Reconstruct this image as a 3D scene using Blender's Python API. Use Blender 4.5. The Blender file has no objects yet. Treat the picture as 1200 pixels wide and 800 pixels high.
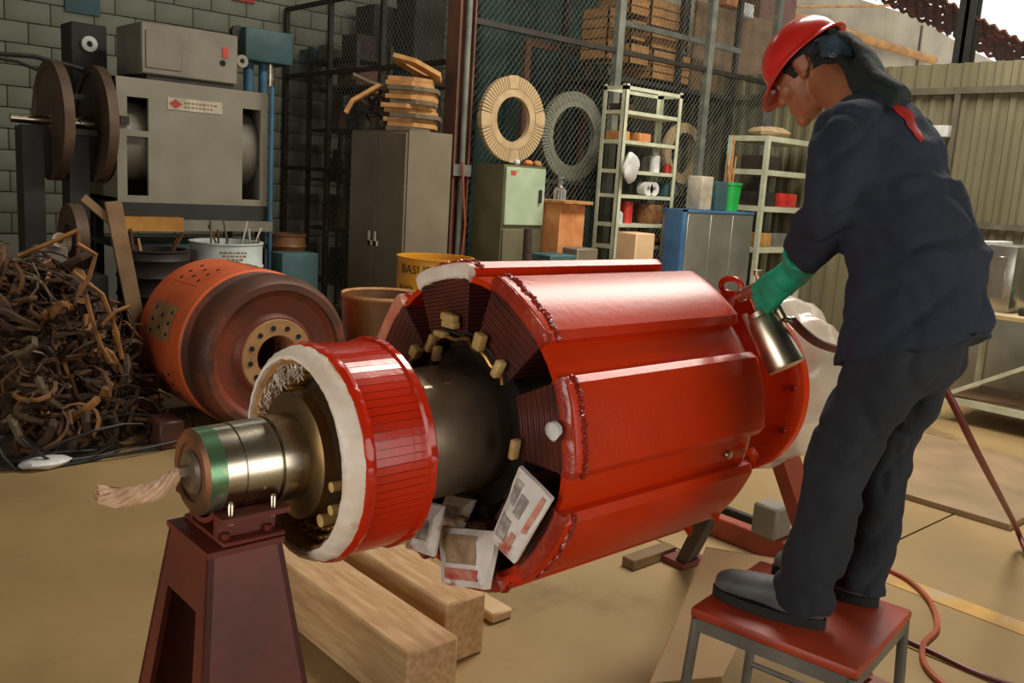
import bpy, bmesh, math, random
from mathutils import Vector, Matrix, noise
random.seed(7)
scene = bpy.context.scene
col = scene.collection
R = math.radians
# ------------------------------------------------------------------ camera
CAM_F, CAM_H = 1050.0, 1.6                      # focal length in pixels of a 1200x800 frame, eye height
PITCH, ROLL, YAW = R(10.1), R(3.6), R(47.9)     # +X runs along the rotor and the back wall
_fh = Vector((math.cos(YAW), math.sin(YAW), 0)); _r0 = Vector((math.sin(YAW), -math.cos(YAW), 0)); _z = Vector((0, 0, 1))
FWD = math.cos(PITCH)*_fh - math.sin(PITCH)*_z
_u0 = math.cos(PITCH)*_z + math.sin(PITCH)*_fh
RGT = math.cos(ROLL)*_r0 + math.sin(ROLL)*_u0
UPV = -math.sin(ROLL)*_r0 + math.cos(ROLL)*_u0
EYE = Vector((0, 0, CAM_H))
cam_data = bpy.data.cameras.new('camera'); cam = bpy.data.objects.new('camera', cam_data); col.objects.link(cam)
cam_data.sensor_width = 36.0; cam_data.lens = CAM_F*36.0/1200.0; cam_data.clip_start = .05; cam_data.clip_end = 200
m3 = Matrix((RGT, UPV, -FWD)).transposed()
cam.matrix_world = Matrix.Translation(EYE) @ m3.to_4x4()
scene.camera = cam
# ------------------------------------------------------------------ sky, daylight, added fill, exposure
world = bpy.data.worlds.new('sky'); scene.world = world; world.use_nodes = True
bg = world.node_tree.nodes['Background']; bg.inputs[0].default_value = (1.0, .97, .92, 1); bg.inputs[1].default_value = 1.15
def area_light(name, loc, target, sx, sy, power, color):
    l = bpy.data.lights.new(name, 'AREA'); l.shape = 'RECTANGLE'; l.size = sx; l.size_y = sy; l.energy = power; l.color = color
    o = bpy.data.objects.new(name, l); col.objects.link(o); o.location = loc
    o.rotation_euler = (Vector(target) - Vector(loc)).to_track_quat('-Z', 'Y').to_euler()
    return o
area_light('ridge_skylight', (6.1, 3.0, 5.55), (6.1, 3.0, 0), 5.0, 1.2, 450, (1.0, .93, .82))
area_light('skylight_over_back_bay', (4.2, 7.6, 5.55), (4.2, 7.6, 0), 3.0, .9, 8, (.95, 1.0, .92))
area_light('front_fill', (3.0, -4.45, 1.9), (3.0, 0, 1.7), 4.4, 3.2, 115, (1.0, .95, .86))  # added fill lamp, unseen behind the camera, brightens the near sides
area_light('left_fill', (-4.45, .6, 1.9), (0, .6, 1.7), 3.6, 3.2, 120, (1.0, .95, .86))  # added fill lamp out of view, brightens faces turned to the left
vs = scene.view_settings
vs.view_transform = 'Standard'; vs.look = 'None'; vs.gamma = 1.0; vs.use_curve_mapping = False; vs.exposure = 0.0
# ------------------------------------------------------------------ pixel helpers (direction only; depth comes from the plane touched)
def ray(x, y): return FWD + (x-600)/CAM_F*RGT - (y-400)/CAM_F*UPV
def on_z(x, y, z=0.0): d = ray(x, y); return EYE + d*((z-CAM_H)/d.z)
def on_y(x, y, Y): d = ray(x, y); return EYE + d*(Y/d.y)
def on_x(x, y, X): d = ray(x, y); return EYE + d*(X/d.x)
def at_d(x, y, w): return EYE + ray(x, y)*w
def span_y(x0, y0, x1, y1, Y):                  # pixel rectangle on a plane Y = const -> X0, X1, Z0, Z1
    ym, xm = (y0+y1)/2, (x0+x1)/2
    return on_y(x0, ym, Y).x, on_y(x1, ym, Y).x, on_y(xm, y1, Y).z, on_y(xm, y0, Y).z
# ------------------------------------------------------------------ materials
def lin(c):
    c = c/255.0
    return c/12.92 if c <= .04045 else ((c+.055)/1.055)**2.4
def rgb(t): return (lin(t[0]), lin(t[1]), lin(t[2]), 1.0)
MATS = {}
def mat(name, c1, rough=.6, metal=0.0, c2=None, scale=6.0, c3=None, patch=.62, bump=0.0, bscale=40.0, coat=0.0, stretch=None, rvar=0.0, alpha=1.0, trans=0.0, spec=None):
    """Principled with a two-colour noise, an optional third colour in sharp patches (rust, dirt, paint) and fine relief."""
    m = bpy.data.materials.new(name); m.use_nodes = True; nt = m.node_tree; N, L = nt.nodes, nt.links
    b = N['Principled BSDF']; b.inputs['Roughness'].default_value = rough; b.inputs['Metallic'].default_value = metal
    if spec is not None: b.inputs['Specular IOR Level'].default_value = spec
    if coat: b.inputs['Coat Weight'].default_value = coat; b.inputs['Coat Roughness'].default_value = .12
    if alpha < 1: b.inputs['Alpha'].default_value = alpha
    if trans: b.inputs['Transmission Weight'].default_value = trans
    tc = N.new('ShaderNodeTexCoord'); mp = N.new('ShaderNodeMapping'); L.new(tc.outputs['Object'], mp.inputs['Vector'])
    if stretch: mp.inputs['Scale'].default_value = stretch
    if c2 is None: c2 = tuple(min(255, v*.78) for v in c1)
    n1 = N.new('ShaderNodeTexNoise'); n1.inputs['Scale'].default_value = scale; n1.inputs['Detail'].default_value = 5
    L.new(mp.outputs[0], n1.inputs['Vector'])
    rp = N.new('ShaderNodeValToRGB'); rp.color_ramp.elements[0].position = .35; rp.color_ramp.elements[1].position = .68
    rp.color_ramp.elements[0].color = rgb(c2); rp.color_ramp.elements[1].color = rgb(c1)
    L.new(n1.outputs['Fac'], rp.inputs[0]); out = rp.outputs[0]
    if c3 is not None:
        n2 = N.new('ShaderNodeTexNoise'); n2.inputs['Scale'].default_value = scale*.7; n2.inputs['Detail'].default_value = 8; n2.inputs['Roughness'].default_value = .65
        L.new(mp.outputs[0], n2.inputs['Vector'])
        r2 = N.new('ShaderNodeValToRGB'); r2.color_ramp.elements[0].position = patch-.04; r2.color_ramp.elements[1].position = patch+.05
        L.new(n2.outputs['Fac'], r2.inputs[0])
        mx = N.new('ShaderNodeMix'); mx.data_type = 'RGBA'; L.new(r2.outputs[0], mx.inputs[0]); L.new(out, mx.inputs[6]); mx.inputs[7].default_value = rgb(c3); out = mx.outputs[2]
    L.new(out, b.inputs['Base Color'])
    if rvar:
        mr = N.new('ShaderNodeMapRange'); mr.inputs[3].default_value = max(.02, rough-rvar); mr.inputs[4].default_value = min(1, rough+rvar)
        L.new(n1.outputs['Fac'], mr.inputs[0]); L.new(mr.outputs[0], b.inputs['Roughness'])
    if bump:
        nb = N.new('ShaderNodeTexNoise'); nb.inputs['Scale'].default_value = bscale; nb.inputs['Detail'].default_value = 4; L.new(mp.outputs[0], nb.inputs['Vector'])
        bp = N.new('ShaderNodeBump'); bp.inputs['Strength'].default_value = bump; bp.inputs['Distance'].default_value = .01
        L.new(nb.outputs['Fac'], bp.inputs['Height']); L.new(bp.outputs[0], b.inputs['Normal'])
    MATS[name] = m; return m
M = MATS
mat('concrete_floor', (160,133,88), .75, 0, (138,113,70), 1.3, (120,98,62), .63, .15, 30)
mat('floor_joint', (84,70,52), .95)
mat('yellow_paint', (206,160,74), .7, 0, (170,130,70), 5, (176,150,114), .56)
mat('wall_paint', (138,140,122), .85, 0, (126,127,110), 2.2, (120,122,110), .72, .1, 25)
mat('mortar', (118,118,104), .95)
mat('hall_wall', (156,152,138), .9, 0, (104,102,92), 1.0)
mat('roof_metal', (92,88,78), .7, .1, (70,66,58), 2)
mat('corrugated', (132,126,98), .55, .15, (112,105,80), 2.0, (92,82,60), .68, 0, 10, stretch=(1,1,.3))
mat('wall_rail', (112,106,86), .6, .1)
mat('gable_concrete', (186,176,154), .9, 0, (160,150,130), 1.4, (118,108,92), .68, .1)
mat('rust_sheet', (112,58,34), .9, .0, (64,44,34), 9, (196,104,60), .6)
mat('ochre_pipe', (196,140,52), .5, 0, (150,100,40), 5)
mat('black_steel', (44,46,42), .55, .2, (34,34,30), 4)
mat('fence_wire', (140,142,128), .5, .4)
mat('fence_frame', (58,52,44), .6, .2, (42,38,32), 6)
mat('pillar_rust', (124,82,62), .65, .1, (96,66,52), 5, (150,140,120), .68)
mat('pillar_grey', (128,130,118), .6, .1)
mat('dark_wood', (60,46,34), .8, 0, (42,32,24), 6, stretch=(1,6,6))
mat('crate_wood', (196,146,88), .75, 0, (160,112,62), 7, stretch=(1,1,8))
mat('old_board', (140,110,76), .8, 0, (112,86,58), 5)
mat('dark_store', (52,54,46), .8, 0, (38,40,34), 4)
mat('teal_tarp', (46,78,72), .7, 0, (34,60,56), 3)
mat('locker_grey', (128,118,98), .5, .15, (110,100,82), 2.5, (90,76,58), .7)
mat('pale_green', (176,192,160), .5, 0, (150,168,138), 4, (120,104,72), .68)
mat('olive_side', (112,108,80), .6, 0, (92,88,64), 4)
mat('cream_steel', (206,208,180), .45, 0, (180,182,154), 6, (140,128,96), .72)
mat('machine_white', (138,133,116), .5, 0, (124,119,102), 3, (150,134,108), .7)
mat('machine_grey', (132,126,110), .55, .05, (114,108,94), 4)
mat('dark_void', (26,24,22), .9)
mat('disc_rust', (104,84,64), .6, .3, (80,60,46), 5, (120,72,44), .64)
mat('disc_tan', (196,170,128), .7, 0, (164,138,100), 6)
mat('disc_grey', (140,140,122), .7, 0, (116,116,100), 6)
mat('press_blue', (62,112,140), .5, 0, (46,84,106), 5)
mat('press_teal', (62,96,98), .6, 0, (46,74,76), 5)
mat('steel', (206,198,180), .24, 1.0, (176,164,140), 5, (120,96,66), .70, 0, 10, rvar=.1, stretch=(1,4,4))
mat('gunmetal', (150,132,110), .34, .6, (120,106,90), 5, (120,110,96), .7, 0, 10, rvar=.1)
mat('bronze', (152,124,84), .35, .85, (120,96,64), 6)
mat('rust_face', (150,96,64), .5, .5, (96,66,46), 8)
mat('green_enamel', (176,170,150), .3, .7, (150,142,120), 8, (98,136,100), .5)
mat('varnish_red', (208,56,10), .30, 0, (188,46,7), 3.0, None, .6, .06, 60, coat=.05, spec=.24)
mat('varnish_scarlet', (204,44,11), .22, 0, (184,34,8), 4, None, .6, .08, 50, coat=.25, spec=.35)
mat('varnish_dark', (160,36,18), .3, 0, (122,26,14), 14, None, .6, .5, 60, coat=.6)
mat('tape_white', (240,228,214), .5, 0, (222,200,178), 9, (206,96,66), .66, .4, 45, coat=.2)
mat('tape_pink', (222,150,122), .35, 0, (196,92,64), 7, (236,206,188), .6, .4, 45, coat=.4)
mat('tape_red', (180,62,36), .3, 0, (150,40,22), 8, (206,160,136), .68, .4, 45, coat=.5)
mat('tape_tan', (190,142,88), .7, 0, (150,104,58), 10, None, .6, .5, 60)
mat('rope_pale', (222,188,158), .85, 0, (196,156,122), 30, None, .6, .5, 90)
mat('coil_brown', (96,44,34), .35, 0, (72,34,28), 8, None, .6, .05, 40, coat=.2)
mat('core_black', (64,52,44), .55, .1, (22,20,18), 8)
mat('lead_cream', (214,184,122), .6, 0, (186,150,90), 20)
mat('brass', (196,150,84), .35, .8, (150,110,60), 20)
mat('stand_red', (112,44,30), .5, .1, (84,36,28), 4, (70,60,58), .66, .1, 30)
mat('trestle_orange', (160,66,34), .5, 0, (124,50,28), 5)
mat('timber', (204,168,124), .8, 0, (178,138,94), 6, (120,84,52), .68, .25, 30, stretch=(8,1,8))
mat('timber_dark', (70,56,42), .85, 0, (50,40,32), 5)
mat('cardboard', (216,184,144), .8, 0, (198,164,124), 3)
mat('newsprint', (236,230,224), .8, 0, (216,206,198), 14, (186,110,90), .64, .1)
mat('newsprint_ad', (190,164,130), .8, 0, (150,120,92), 22, (96,84,80), .6)
mat('print_red', (192,70,54), .8, 0, (206,150,130), 40)
mat('print_grey', (128,120,116), .8, 0, (186,176,168), 60)
mat('drum_red', (222,106,58), .5, 0, (200,86,44), 4, (190,140,92), .66, .1, 30)
mat('drum_dark', (98,58,42), .5, .15, (72,46,36), 5, (124,64,42), .6)
mat('drum_face', (128,58,38), .45, .1, (92,50,38), 4, (110,90,66), .7)
mat('drum_hub', (176,136,92), .6, .1, (150,110,72), 8)
mat('scrap_copper', (170,118,60), .65, .1, (104,68,36), 7)
mat('scrap_brown', (108,72,40), .8, 0, (70,46,28), 8)
mat('scrap_dark', (82,58,36), .85, 0, (50,36,24), 8)
mat('scrap_grey', (120,106,84), .7, .2, (90,78,60), 8)
mat('cable_black', (40,36,32), .6)
mat('bucket_white', (206,216,210), .45, 0, (180,190,184), 5, (150,140,118), .72)
mat('barrel_dark', (50,42,36), .6, .2, (36,30,26), 5)
mat('barrel_brown', (126,84,46), .5, .1, (96,62,36), 5)
mat('barrel_yellow', (216,156,30), .5, 0, (190,130,26), 4)
mat('ink_dark', (56,44,30), .8)
mat('ink_brown', (150,120,84), .8)
mat('logo_red', (196,70,54), .7)
mat('plate_pale', (198,188,164), .6)
mat('green_plastic', (34,176,74), .35, 0, (26,150,62), 5)
mat('red_plastic', (214,54,44), .4)
mat('white_plastic', (232,232,226), .45)
mat('basket_brown', (140,96,52), .8, 0, (96,62,34), 18)
mat('stick_tan', (196,148,84), .75, 0, (160,112,60), 8)
mat('blue_tarp', (74,118,160), .6, 0, (56,92,130), 4)
mat('galvanised', (150,150,140), .4, .5, (126,126,116), 3, (150,130,100), .7)
mat('orange_box', (206,140,84), .75, 0, (184,112,64), 9)
mat('glass_clear', (236,236,230), .1, 0, None, 6, None, .6, 0, 10, trans=.85)
mat('hose_red', (112,38,34), .45, 0, (92,30,28), 10)
mat('hose_orange', (176,84,48), .5)
mat('coverall_navy', (37,45,62), .9, 0, (29,35,48), 4, (52,54,62), .68, .25, 90)
mat('trouser_navy', (35,40,48), .92, 0, (27,31,37), 5, (62,58,52), .66, .3, 70)
mat('helmet_red', (228,54,42), .3, 0, (206,40,34), 6, None, .6, 0, 10, coat=.4)
mat('skin', (168,108,74), .5, 0, (150,92,62), 20)
mat('hair_black', (24,20,20), .6, 0, (14,12,12), 60, None, .6, .6, 200)
mat('cap_cloth', (40,44,48), .9, 0, (30,34,38), 20, None, .6, .3, 80)
mat('bandana', (54,76,92), .9, 0, (34,44,52), 30, (150,156,156), .6)
mat('neck_cloth', (38,46,44), .9, 0, (28,34,34), 12, None, .6, .4, 60)
mat('glove_green', (26,168,130), .5, 0, (20,146,112), 12, (70,160,130), .68, .15, 80)
mat('boot_grey', (98,100,98), .6, 0, (76,78,78), 10, None, .6, .2, 60)
mat('sole_black', (28,28,28), .8)
mat('aluminium', (226,216,194), .32, 1.0, (200,188,164), 8, None, .6, 0, 10, rvar=.08)
mat('gun_metal_paint', (196,140,120), .35, .6, (170,110,90), 20)
mat('stool_red', (176,66,34), .45, 0, (146,50,28), 5, (110,60,40), .68)
mat('stool_leg', (120,116,106), .5, .3)
mat('plate_steel', (160,134,100), .55, .2, (136,112,82), 3)
mat('table_top', (196,176,134), .6, 0, (166,146,108), 4)
mat('green_machine', (26,116,92), .5, 0, (20,92,74), 4)
mat('stainless', (196,194,184), .25, .8, (160,158,148), 4)
mat('tool_dark', (60,54,46), .6, .3)
def plastic_material():
    m = bpy.data.materials.new('plastic_film'); m.use_nodes = True; nt = m.node_tree; N, L = nt.nodes, nt.links
    b = N['Principled BSDF']; b.inputs['Base Color'].default_value = rgb((236,226,206)); b.inputs['Roughness'].default_value = .18
    tr = N.new('ShaderNodeBsdfTransparent'); mx = N.new('ShaderNodeMixShader'); mx.inputs[0].default_value = .62
    L.new(tr.outputs[0], mx.inputs[1]); L.new(b.outputs[0], mx.inputs[2]); L.new(mx.outputs[0], N['Material Output'].inputs[0])
    M['plastic_film'] = m
plastic_material()
# ------------------------------------------------------------------ mesh builders
ORIGIN = {}
class MB:
    def __init__(s): s.v = []; s.f = []; s.sm = []
    def add(s, vs, fs, smooth=False):
        o = len(s.v); s.v += [Vector(p) for p in vs]; s.f += [tuple(i+o for i in f) for f in fs]; s.sm += [smooth]*len(fs); return s
    def box(s, a, b, mtx=None):
        x0, y0, z0 = a; x1, y1, z1 = b
        vs = [Vector(p) for p in ((x0,y0,z0),(x1,y0,z0),(x1,y1,z0),(x0,y1,z0),(x0,y0,z1),(x1,y0,z1),(x1,y1,z1),(x0,y1,z1))]
        if mtx: vs = [mtx @ p for p in vs]
        return s.add(vs, [(0,3,2,1),(4,5,6,7),(0,1,5,4),(1,2,6,5),(2,3,7,6),(3,0,4,7)])
    def bevbox(s, a, b, r, mtx=None, seg=2):
        bm = bmesh.new(); bmesh.ops.create_cube(bm, size=1)
        for v in bm.verts: v.co = Vector(((a[i]+b[i])/2 + v.co[i]*(b[i]-a[i]) for i in range(3)))
        bmesh.ops.bevel(bm, geom=bm.edges[:], offset=r, segments=seg, profile=.5, affect='EDGES')
        return s.bm(bm, mtx, True)
    def bm(s, bm, mtx=None, smooth=False):
        bm.verts.ensure_lookup_table(); bm.verts.index_update()
        s.add([(mtx @ v.co) if mtx else v.co.copy() for v in bm.verts], [tuple(v.index for v in f.verts) for f in bm.faces], smooth); bm.free(); return s
    def bar(s, p, q, w, h, up=(0,0,1)):
        p, q, up = Vector(p), Vector(q), Vector(up); d = (q-p).normalized(); x = d.cross(up)
        if x.length < 1e-4: x = d.cross(Vector((1,0,0)))
        x.normalize(); y = x.cross(d)
        vs = [c + x*(sx*w/2) + y*(sy*h/2) for c in (p, q) for sx, sy in ((-1,-1),(1,-1),(1,1),(-1,1))]
        return s.add(vs, [(3,2,1,0),(4,5,6,7),(0,1,5,4),(1,2,6,5),(2,3,7,6),(3,0,4,7)])
    def tube(s, pts, r, n=8, caps=True, flat=1.0, up0=None):
        pts = [Vector(p) for p in pts]; k = len(pts)
        if not isinstance(r, (list, tuple)): r = [r]*k
        vs = []; up = Vector(up0) if up0 else None
        for i, p in enumerate(pts):
            d = (pts[min(i+1, k-1)] - pts[max(i-1, 0)])
            if d.length < 1e-7: d = Vector((0,0,1))
            d.normalize()
            if up is None: up = Vector((0,0,1)) if abs(d.z) < .9 else Vector((1,0,0))
            x = d.cross(up)
            if x.length < 1e-4: x = d.orthogonal()
            x.normalize(); up = x.cross(d)
            vs += [p + (x*math.cos(2*math.pi*j/n)*flat + up*math.sin(2*math.pi*j/n))*r[i] for j in range(n)]
        fs = [(i*n+j, i*n+(j+1)%n, (i+1)*n+(j+1)%n, (i+1)*n+j) for i in range(k-1) for j in range(n)]
        s.add(vs, fs, n > 5)
        if caps: s.add([v.copy() for v in vs[:n]], [tuple(range(n-1, -1, -1))]); s.add([v.copy() for v in vs[-n:]], [tuple(range(n))])
        return s
    def cyl(s, p, q, r, r2=None, n=20): return s.tube([p, q], [r, r if r2 is None else r2], n)
    def lathe(s, prof, c=(0,0,0), axis='z', n=48, a0=0, a1=360, jit=None):
        c = Vector(c); vs = []; full = abs(a1-a0) >= 360; m = n if full else n+1
        for i in range(m):
            a = R(a0 + (a1-a0)*i/n); ca, sa = math.cos(a), math.sin(a)
            for k, (h, r) in enumerate(prof):
                if jit and r > 1e-6: r += jit(i/n, k)
                vs.append(c + {'z': Vector((r*ca, r*sa, h)), 'x': Vector((h, r*ca, r*sa)), 'y': Vector((r*ca, h, r*sa))}[axis])
        k = len(prof); fs = [(i*k+j, ((i+1) % m)*k+j, ((i+1) % m)*k+j+1, i*k+j+1) for i in range(n) for j in range(k-1)]
        if axis == 'y': fs = [tuple(reversed(f)) for f in fs]
        return s.add(vs, fs, True)
    def prism(s, poly, axis, h0, h1):
        """polygon in the plane across `axis` ('x': (y,z), 'y': (x,z), 'z': (x,y)), extruded h0..h1"""
        mk = {'x': lambda p, h: (h, p[0], p[1]), 'y': lambda p, h: (p[0], h, p[1]), 'z': lambda p, h: (p[0], p[1], h)}[axis]
        n = len(poly); vs = [mk(p, h0) for p in poly] + [mk(p, h1) for p in poly]
        return s.add(vs, [tuple(range(n-1, -1, -1)), tuple(range(n, 2*n))] + [(i, (i+1) % n, n+(i+1) % n, n+i) for i in range(n)])
    def ball(s, c, r, n=10, m=6, mtx=None):
        r = Vector((r, r, r)) if not hasattr(r, '__len__') else Vector(r); c = Vector(c); vs = []
        for i in range(m+1):
            t = math.pi*i/m
            for j in range(n):
                a = 2*math.pi*j/n; p = Vector((r.x*math.sin(t)*math.cos(a), r.y*math.sin(t)*math.sin(a), r.z*math.cos(t)))
                vs.append(c + (mtx @ p if mtx else p))
        return s.add(vs, [(i*n+j, (i+1)*n+j, (i+1)*n+(j+1) % n, i*n+(j+1) % n) for i in range(m) for j in range(n)], True)
    def loft(s, rings, n=16):
        """rings: (centre, x half-axis vector, y half-axis vector)"""
        vs = []
        for c, a, b in rings:
            c, a, b = Vector(c), Vector(a), Vector(b)
            vs += [c + a*math.cos(2*math.pi*j/n) + b*math.sin(2*math.pi*j/n) for j in range(n)]
        k = len(rings)
        s.add(vs, [(i*n+j, i*n+(j+1) % n, (i+1)*n+(j+1) % n, (i+1)*n+j) for i in range(k-1) for j in range(n)] + [tuple(range(n-1, -1, -1)), tuple(range((k-1)*n, k*n))], True)
        return s
    def mesh(s, name, origin=Vector()):
        me = bpy.data.meshes.new(name); me.from_pydata([v-origin for v in s.v], [], s.f)
        me.polygons.foreach_set('use_smooth', s.sm); me.update()
        bm = bmesh.new(); bm.from_mesh(me); bmesh.ops.remove_doubles(bm, verts=bm.verts, dist=1e-5); bmesh.ops.recalc_face_normals(bm, faces=bm.faces); bm.to_mesh(me); bm.free()
        return me
    def build(s, name, m, parent=None, origin=None, sharp=True):
        if parent is not None: org = ORIGIN[parent.name]
        elif origin is not None: org = Vector(origin)
        else:
            xs, ys, zs = [[v[i] for v in s.v] for i in range(3)]
            org = Vector(((min(xs)+max(xs))/2, (min(ys)+max(ys))/2, min(zs)))
        me = s.mesh(name, org); me.materials.append(M[m] if isinstance(m, str) else m)
        if sharp and any(s.sm): me.set_sharp_from_angle(angle=R(38))
        o = bpy.data.objects.new(name, me); col.objects.link(o)
        if parent is not None: o.parent = parent
        else: o.location = org
        ORIGIN[o.name] = org.copy(); return o
def tag(o, label=None, cat=None, group=None, kind=None):
    if label: o['label'] = label
    if cat: o['category'] = cat
    if group: o['group'] = group
    if kind: o['kind'] = kind
    return o
def thing(name, loc, label, cat, group=None):
    o = bpy.data.objects.new(name, None); col.objects.link(o); o.location = loc; o.empty_display_size = .1
    ORIGIN[o.name] = Vector(loc); return tag(o, label, cat, group)
def copy_tree(o, parent=None, loc=None, rot=None):
    c = o.copy(); col.objects.link(c); c.parent = parent
    if loc is not None: c.location = loc
    if rot is not None: c.rotation_euler = rot
    for ch in list(o.children): copy_tree(ch, c)
    return c
def inst(name, me, parent, loc=(0,0,0), rot=(0,0,0), sc=None):
    """another object sharing a mesh"""
    o = bpy.data.objects.new(name, me); col.objects.link(o); o.parent = parent; o.location = loc; o.rotation_euler = rot
    if sc: o.scale = sc
    return o
def nz(p, s=1.0, off=0.0): return noise.noise(Vector((p[0]*s+off, p[1]*s+off*1.7, p[2]*s-off)))
# ================================================================== THE SETTING
FENCE_Y, FENCE_X, BACK_Y, RIGHT_X = 6.5, 5.05, 9.8, 10.0
floor = MB().box((-4.5,-4.5,-.2), (14,10.2,-.035)).build('floor', 'floor_joint'); tag(floor, kind='structure')
xs = [-4.5, -1.6, 1.35, 4.05 - 1.5 + .0, 4.86, 7.2, 10.0, 14.0]; xs = [-4.5, 3.2, 5.55, 7.8, 10.0, 14.0]
ys = [-4.5, -2.4, -.3, 1.78, 3.9, 6.0, 8.1, 10.2]
MB().box((xs[0]+.006,ys[0]+.006,-.06), (xs[1]-.006,ys[-1]-.006,0)).build('slab', 'concrete_floor', floor)
for i in range(1, len(xs)-1):
    for j in range(len(ys)-1):
        MB().box((xs[i]+.006, ys[j]+.006, -.06), (xs[i+1]-.006, ys[j+1]-.006, 0)).build('slab', 'concrete_floor', floor)
MB().box((3.68,-.25,.0), (3.80,1.72,.003)).build('painted_line', 'yellow_paint', floor)
# back wall of painted blocks (single blocks where the photo shows the wall)
wb = MB().box((-4.5,BACK_Y+.06,0), (14,BACK_Y+.25,5.8)).build('wall_back', 'mortar'); tag(wb, kind='structure')
blk = MB().bevbox((-.196,-.05,-.096), (.196,.05,.096), .006, None, 1).mesh('block'); blk.materials.append(M['wall_paint'])
nb = 0
for r_ in range(4, 20):
    for c_ in range(0, 18):
        x = 1.6 + c_*.4 + (.2 if r_ % 2 else 0); z = .1 + r_*.2
        if nb >= 290: continue
        inst('block', blk, wb, Vector((x, BACK_Y+.05+random.uniform(-.003,.003), z)) - ORIGIN[wb.name]); nb += 1
MB().box((-4.5,BACK_Y+.0,0), (1.39,BACK_Y+.06,5.8)).box((8.82,BACK_Y,0), (14,BACK_Y+.06,5.8)).box((1.39,BACK_Y,4.0), (8.82,BACK_Y+.06,5.8)).box((1.39,BACK_Y,0), (8.82,BACK_Y+.06,.79)).build('plaster', 'hall_wall', wb)
# hall walls behind and beside the camera, with openings added for the fill lamps
tag(MB().box((-4.7,-4.7,0), (-4.5,-1.2,5.8)).box((-4.7,2.4,0), (-4.5,10.2,5.8)).box((-4.7,-1.2,3.5), (-4.5,2.4,5.8)).build('wall_left', 'hall_wall'), kind='structure')
tag(MB().box((-4.5,-4.7,0), (.8,-4.5,5.8)).box((5.2,-4.7,0), (14,-4.5,5.8)).box((.8,-4.7,3.5), (5.2,-4.5,5.8)).build('wall_front', 'hall_wall'), kind='structure')
# roof with skylight openings (built as the solid strips around them)
ce = MB()
def roof_with_holes(x0, x1, y0, y1, holes):
    ex = sorted({x0, x1, *[h[0] for h in holes], *[h[1] for h in holes]}); ey = sorted({y0, y1, *[h[2] for h in holes], *[h[3] for h in holes]})
    for i in range(len(ex)-1):
        for j in range(len(ey)-1):
            cx, cy = (ex[i]+ex[i+1])/2, (ey[j]+ey[j+1])/2
            if any(h[0] < cx < h[1] and h[2] < cy < h[3] for h in holes): continue
            ce.box((ex[i], ey[j], 5.62), (ex[i+1], ey[j+1], 5.7))
roof_with_holes(-4.7, 10.0, -4.7, 10.1, [(3.6,8.6,2.4,3.6), (2.7,5.7,7.15,8.05)])
tag(ce.build('ceiling', 'roof_metal'), kind='structure')
# right wall of corrugated sheets on rails
wr = thing('wall_right', (RIGHT_X, 0, 0), None, None); tag(wr, kind='structure')
def corr_panel(y0, y1, z0, z1, X, pitch=.17, dep=.035):
    n = int(round((y1-y0)/pitch)); prof = []
    for i in range(n):
        a = y0+(y1-y0)*i/n; w = (y1-y0)/n
        prof += [(a, 0), (a+w*.42, 0), (a+w*.55, dep), (a+w*.87, dep)]
    prof.append((y1, 0)); vs = []
    for (y, d) in prof: vs += [(X-d, y, z0), (X-d, y, z1), (X-d+.004, y, z0), (X-d+.004, y, z1)]
    fs = []
    for i in range(len(prof)-1):
        o = i*4; fs += [(o, o+4, o+5, o+1), (o+2, o+3, o+7, o+6)]
    return MB().add(vs, fs)
k = 0
for y in [-4.4+.98*i for i in range(15)]:
    corr_panel(y, y+.98, 0, 2.84, RIGHT_X+.06).build('corrugated_sheet', 'corrugated', wr)
    corr_panel(y, y+.98, 2.86, 3.12, RIGHT_X-.0).build('corrugated_sheet', 'corrugated', wr)
MB().box((RIGHT_X-.05,-4.4,2.80), (RIGHT_X+.02,9.78,2.87)).build('rail', 'wall_rail', wr)
MB().box((RIGHT_X-.05,-4.4,1.42), (RIGHT_X+.02,9.78,1.48)).build('rail', 'wall_rail', wr)
for y in (4.25, 1.7, -1.0): MB().box((RIGHT_X-.045,y-.03,0), (RIGHT_X+.01,y+.03,2.84)).build('stud', 'wall_rail', wr)
# neighbouring building seen over the sheets: gable wall, pipe, rusty roof, steel column
gw = MB(); g = []
for (px, py) in ((880,-60),(1000,-3),(1075,20),(1135,58),(1250,110)): p = on_y(px, py, 8.2); g.append((p.x, p.z))
gw.prism([(g[0][0]-2, 2.0)] + [(g[0][0]-2, g[0][1]+.5)] + g + [(g[-1][0], 2.0)], 'y', 8.2, 8.45)
o = gw.build('wall_gable', 'gable_concrete'); tag(o, kind='structure')
for px in (1082,):
    p = on_y(px, 30, 8.18); MB().box((p.x-.05, 8.17, 2.0), (p.x+.0, 8.2, p.z)).build('panel_joint', 'wall_rail', o)
p, q = on_y(962, 27, 8.05), on_y(1094, 73, 8.05); zm = (p.z+q.z)/2
tag(MB().cyl((p.x-1.5, 8.05, zm), (q.x, 8.05, zm), .075, None, 14).build('gas_pipe', 'ochre_pipe'), 'long ochre pipe running along the pale concrete gable wall', 'pipe')
p, q = on_y(930, 8, 7.9), on_y(1110, 0, 7.9)
tag(MB().tube([(p.x, 7.9, p.z), ((p.x+q.x)/2, 7.9, (p.z+q.z)/2-.05), (q.x, 7.9, q.z)], .025, 6).build('overhead_cable', 'ochre_pipe'), 'thin tan cable strung high above the ochre pipe', 'cable')
a, b, c_, d = on_x(1000,-58,10.3), on_x(1230,64,10.3), on_x(1230,100,11.6), on_x(1000,-17,11.6)
rr = MB(); nr = 80; vs_ = []; fs_ = []
holes = set()
for t in range(70): holes.add((random.randrange(nr), random.choice([1,2,3,5,8,9,10,10,11,11])))
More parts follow.
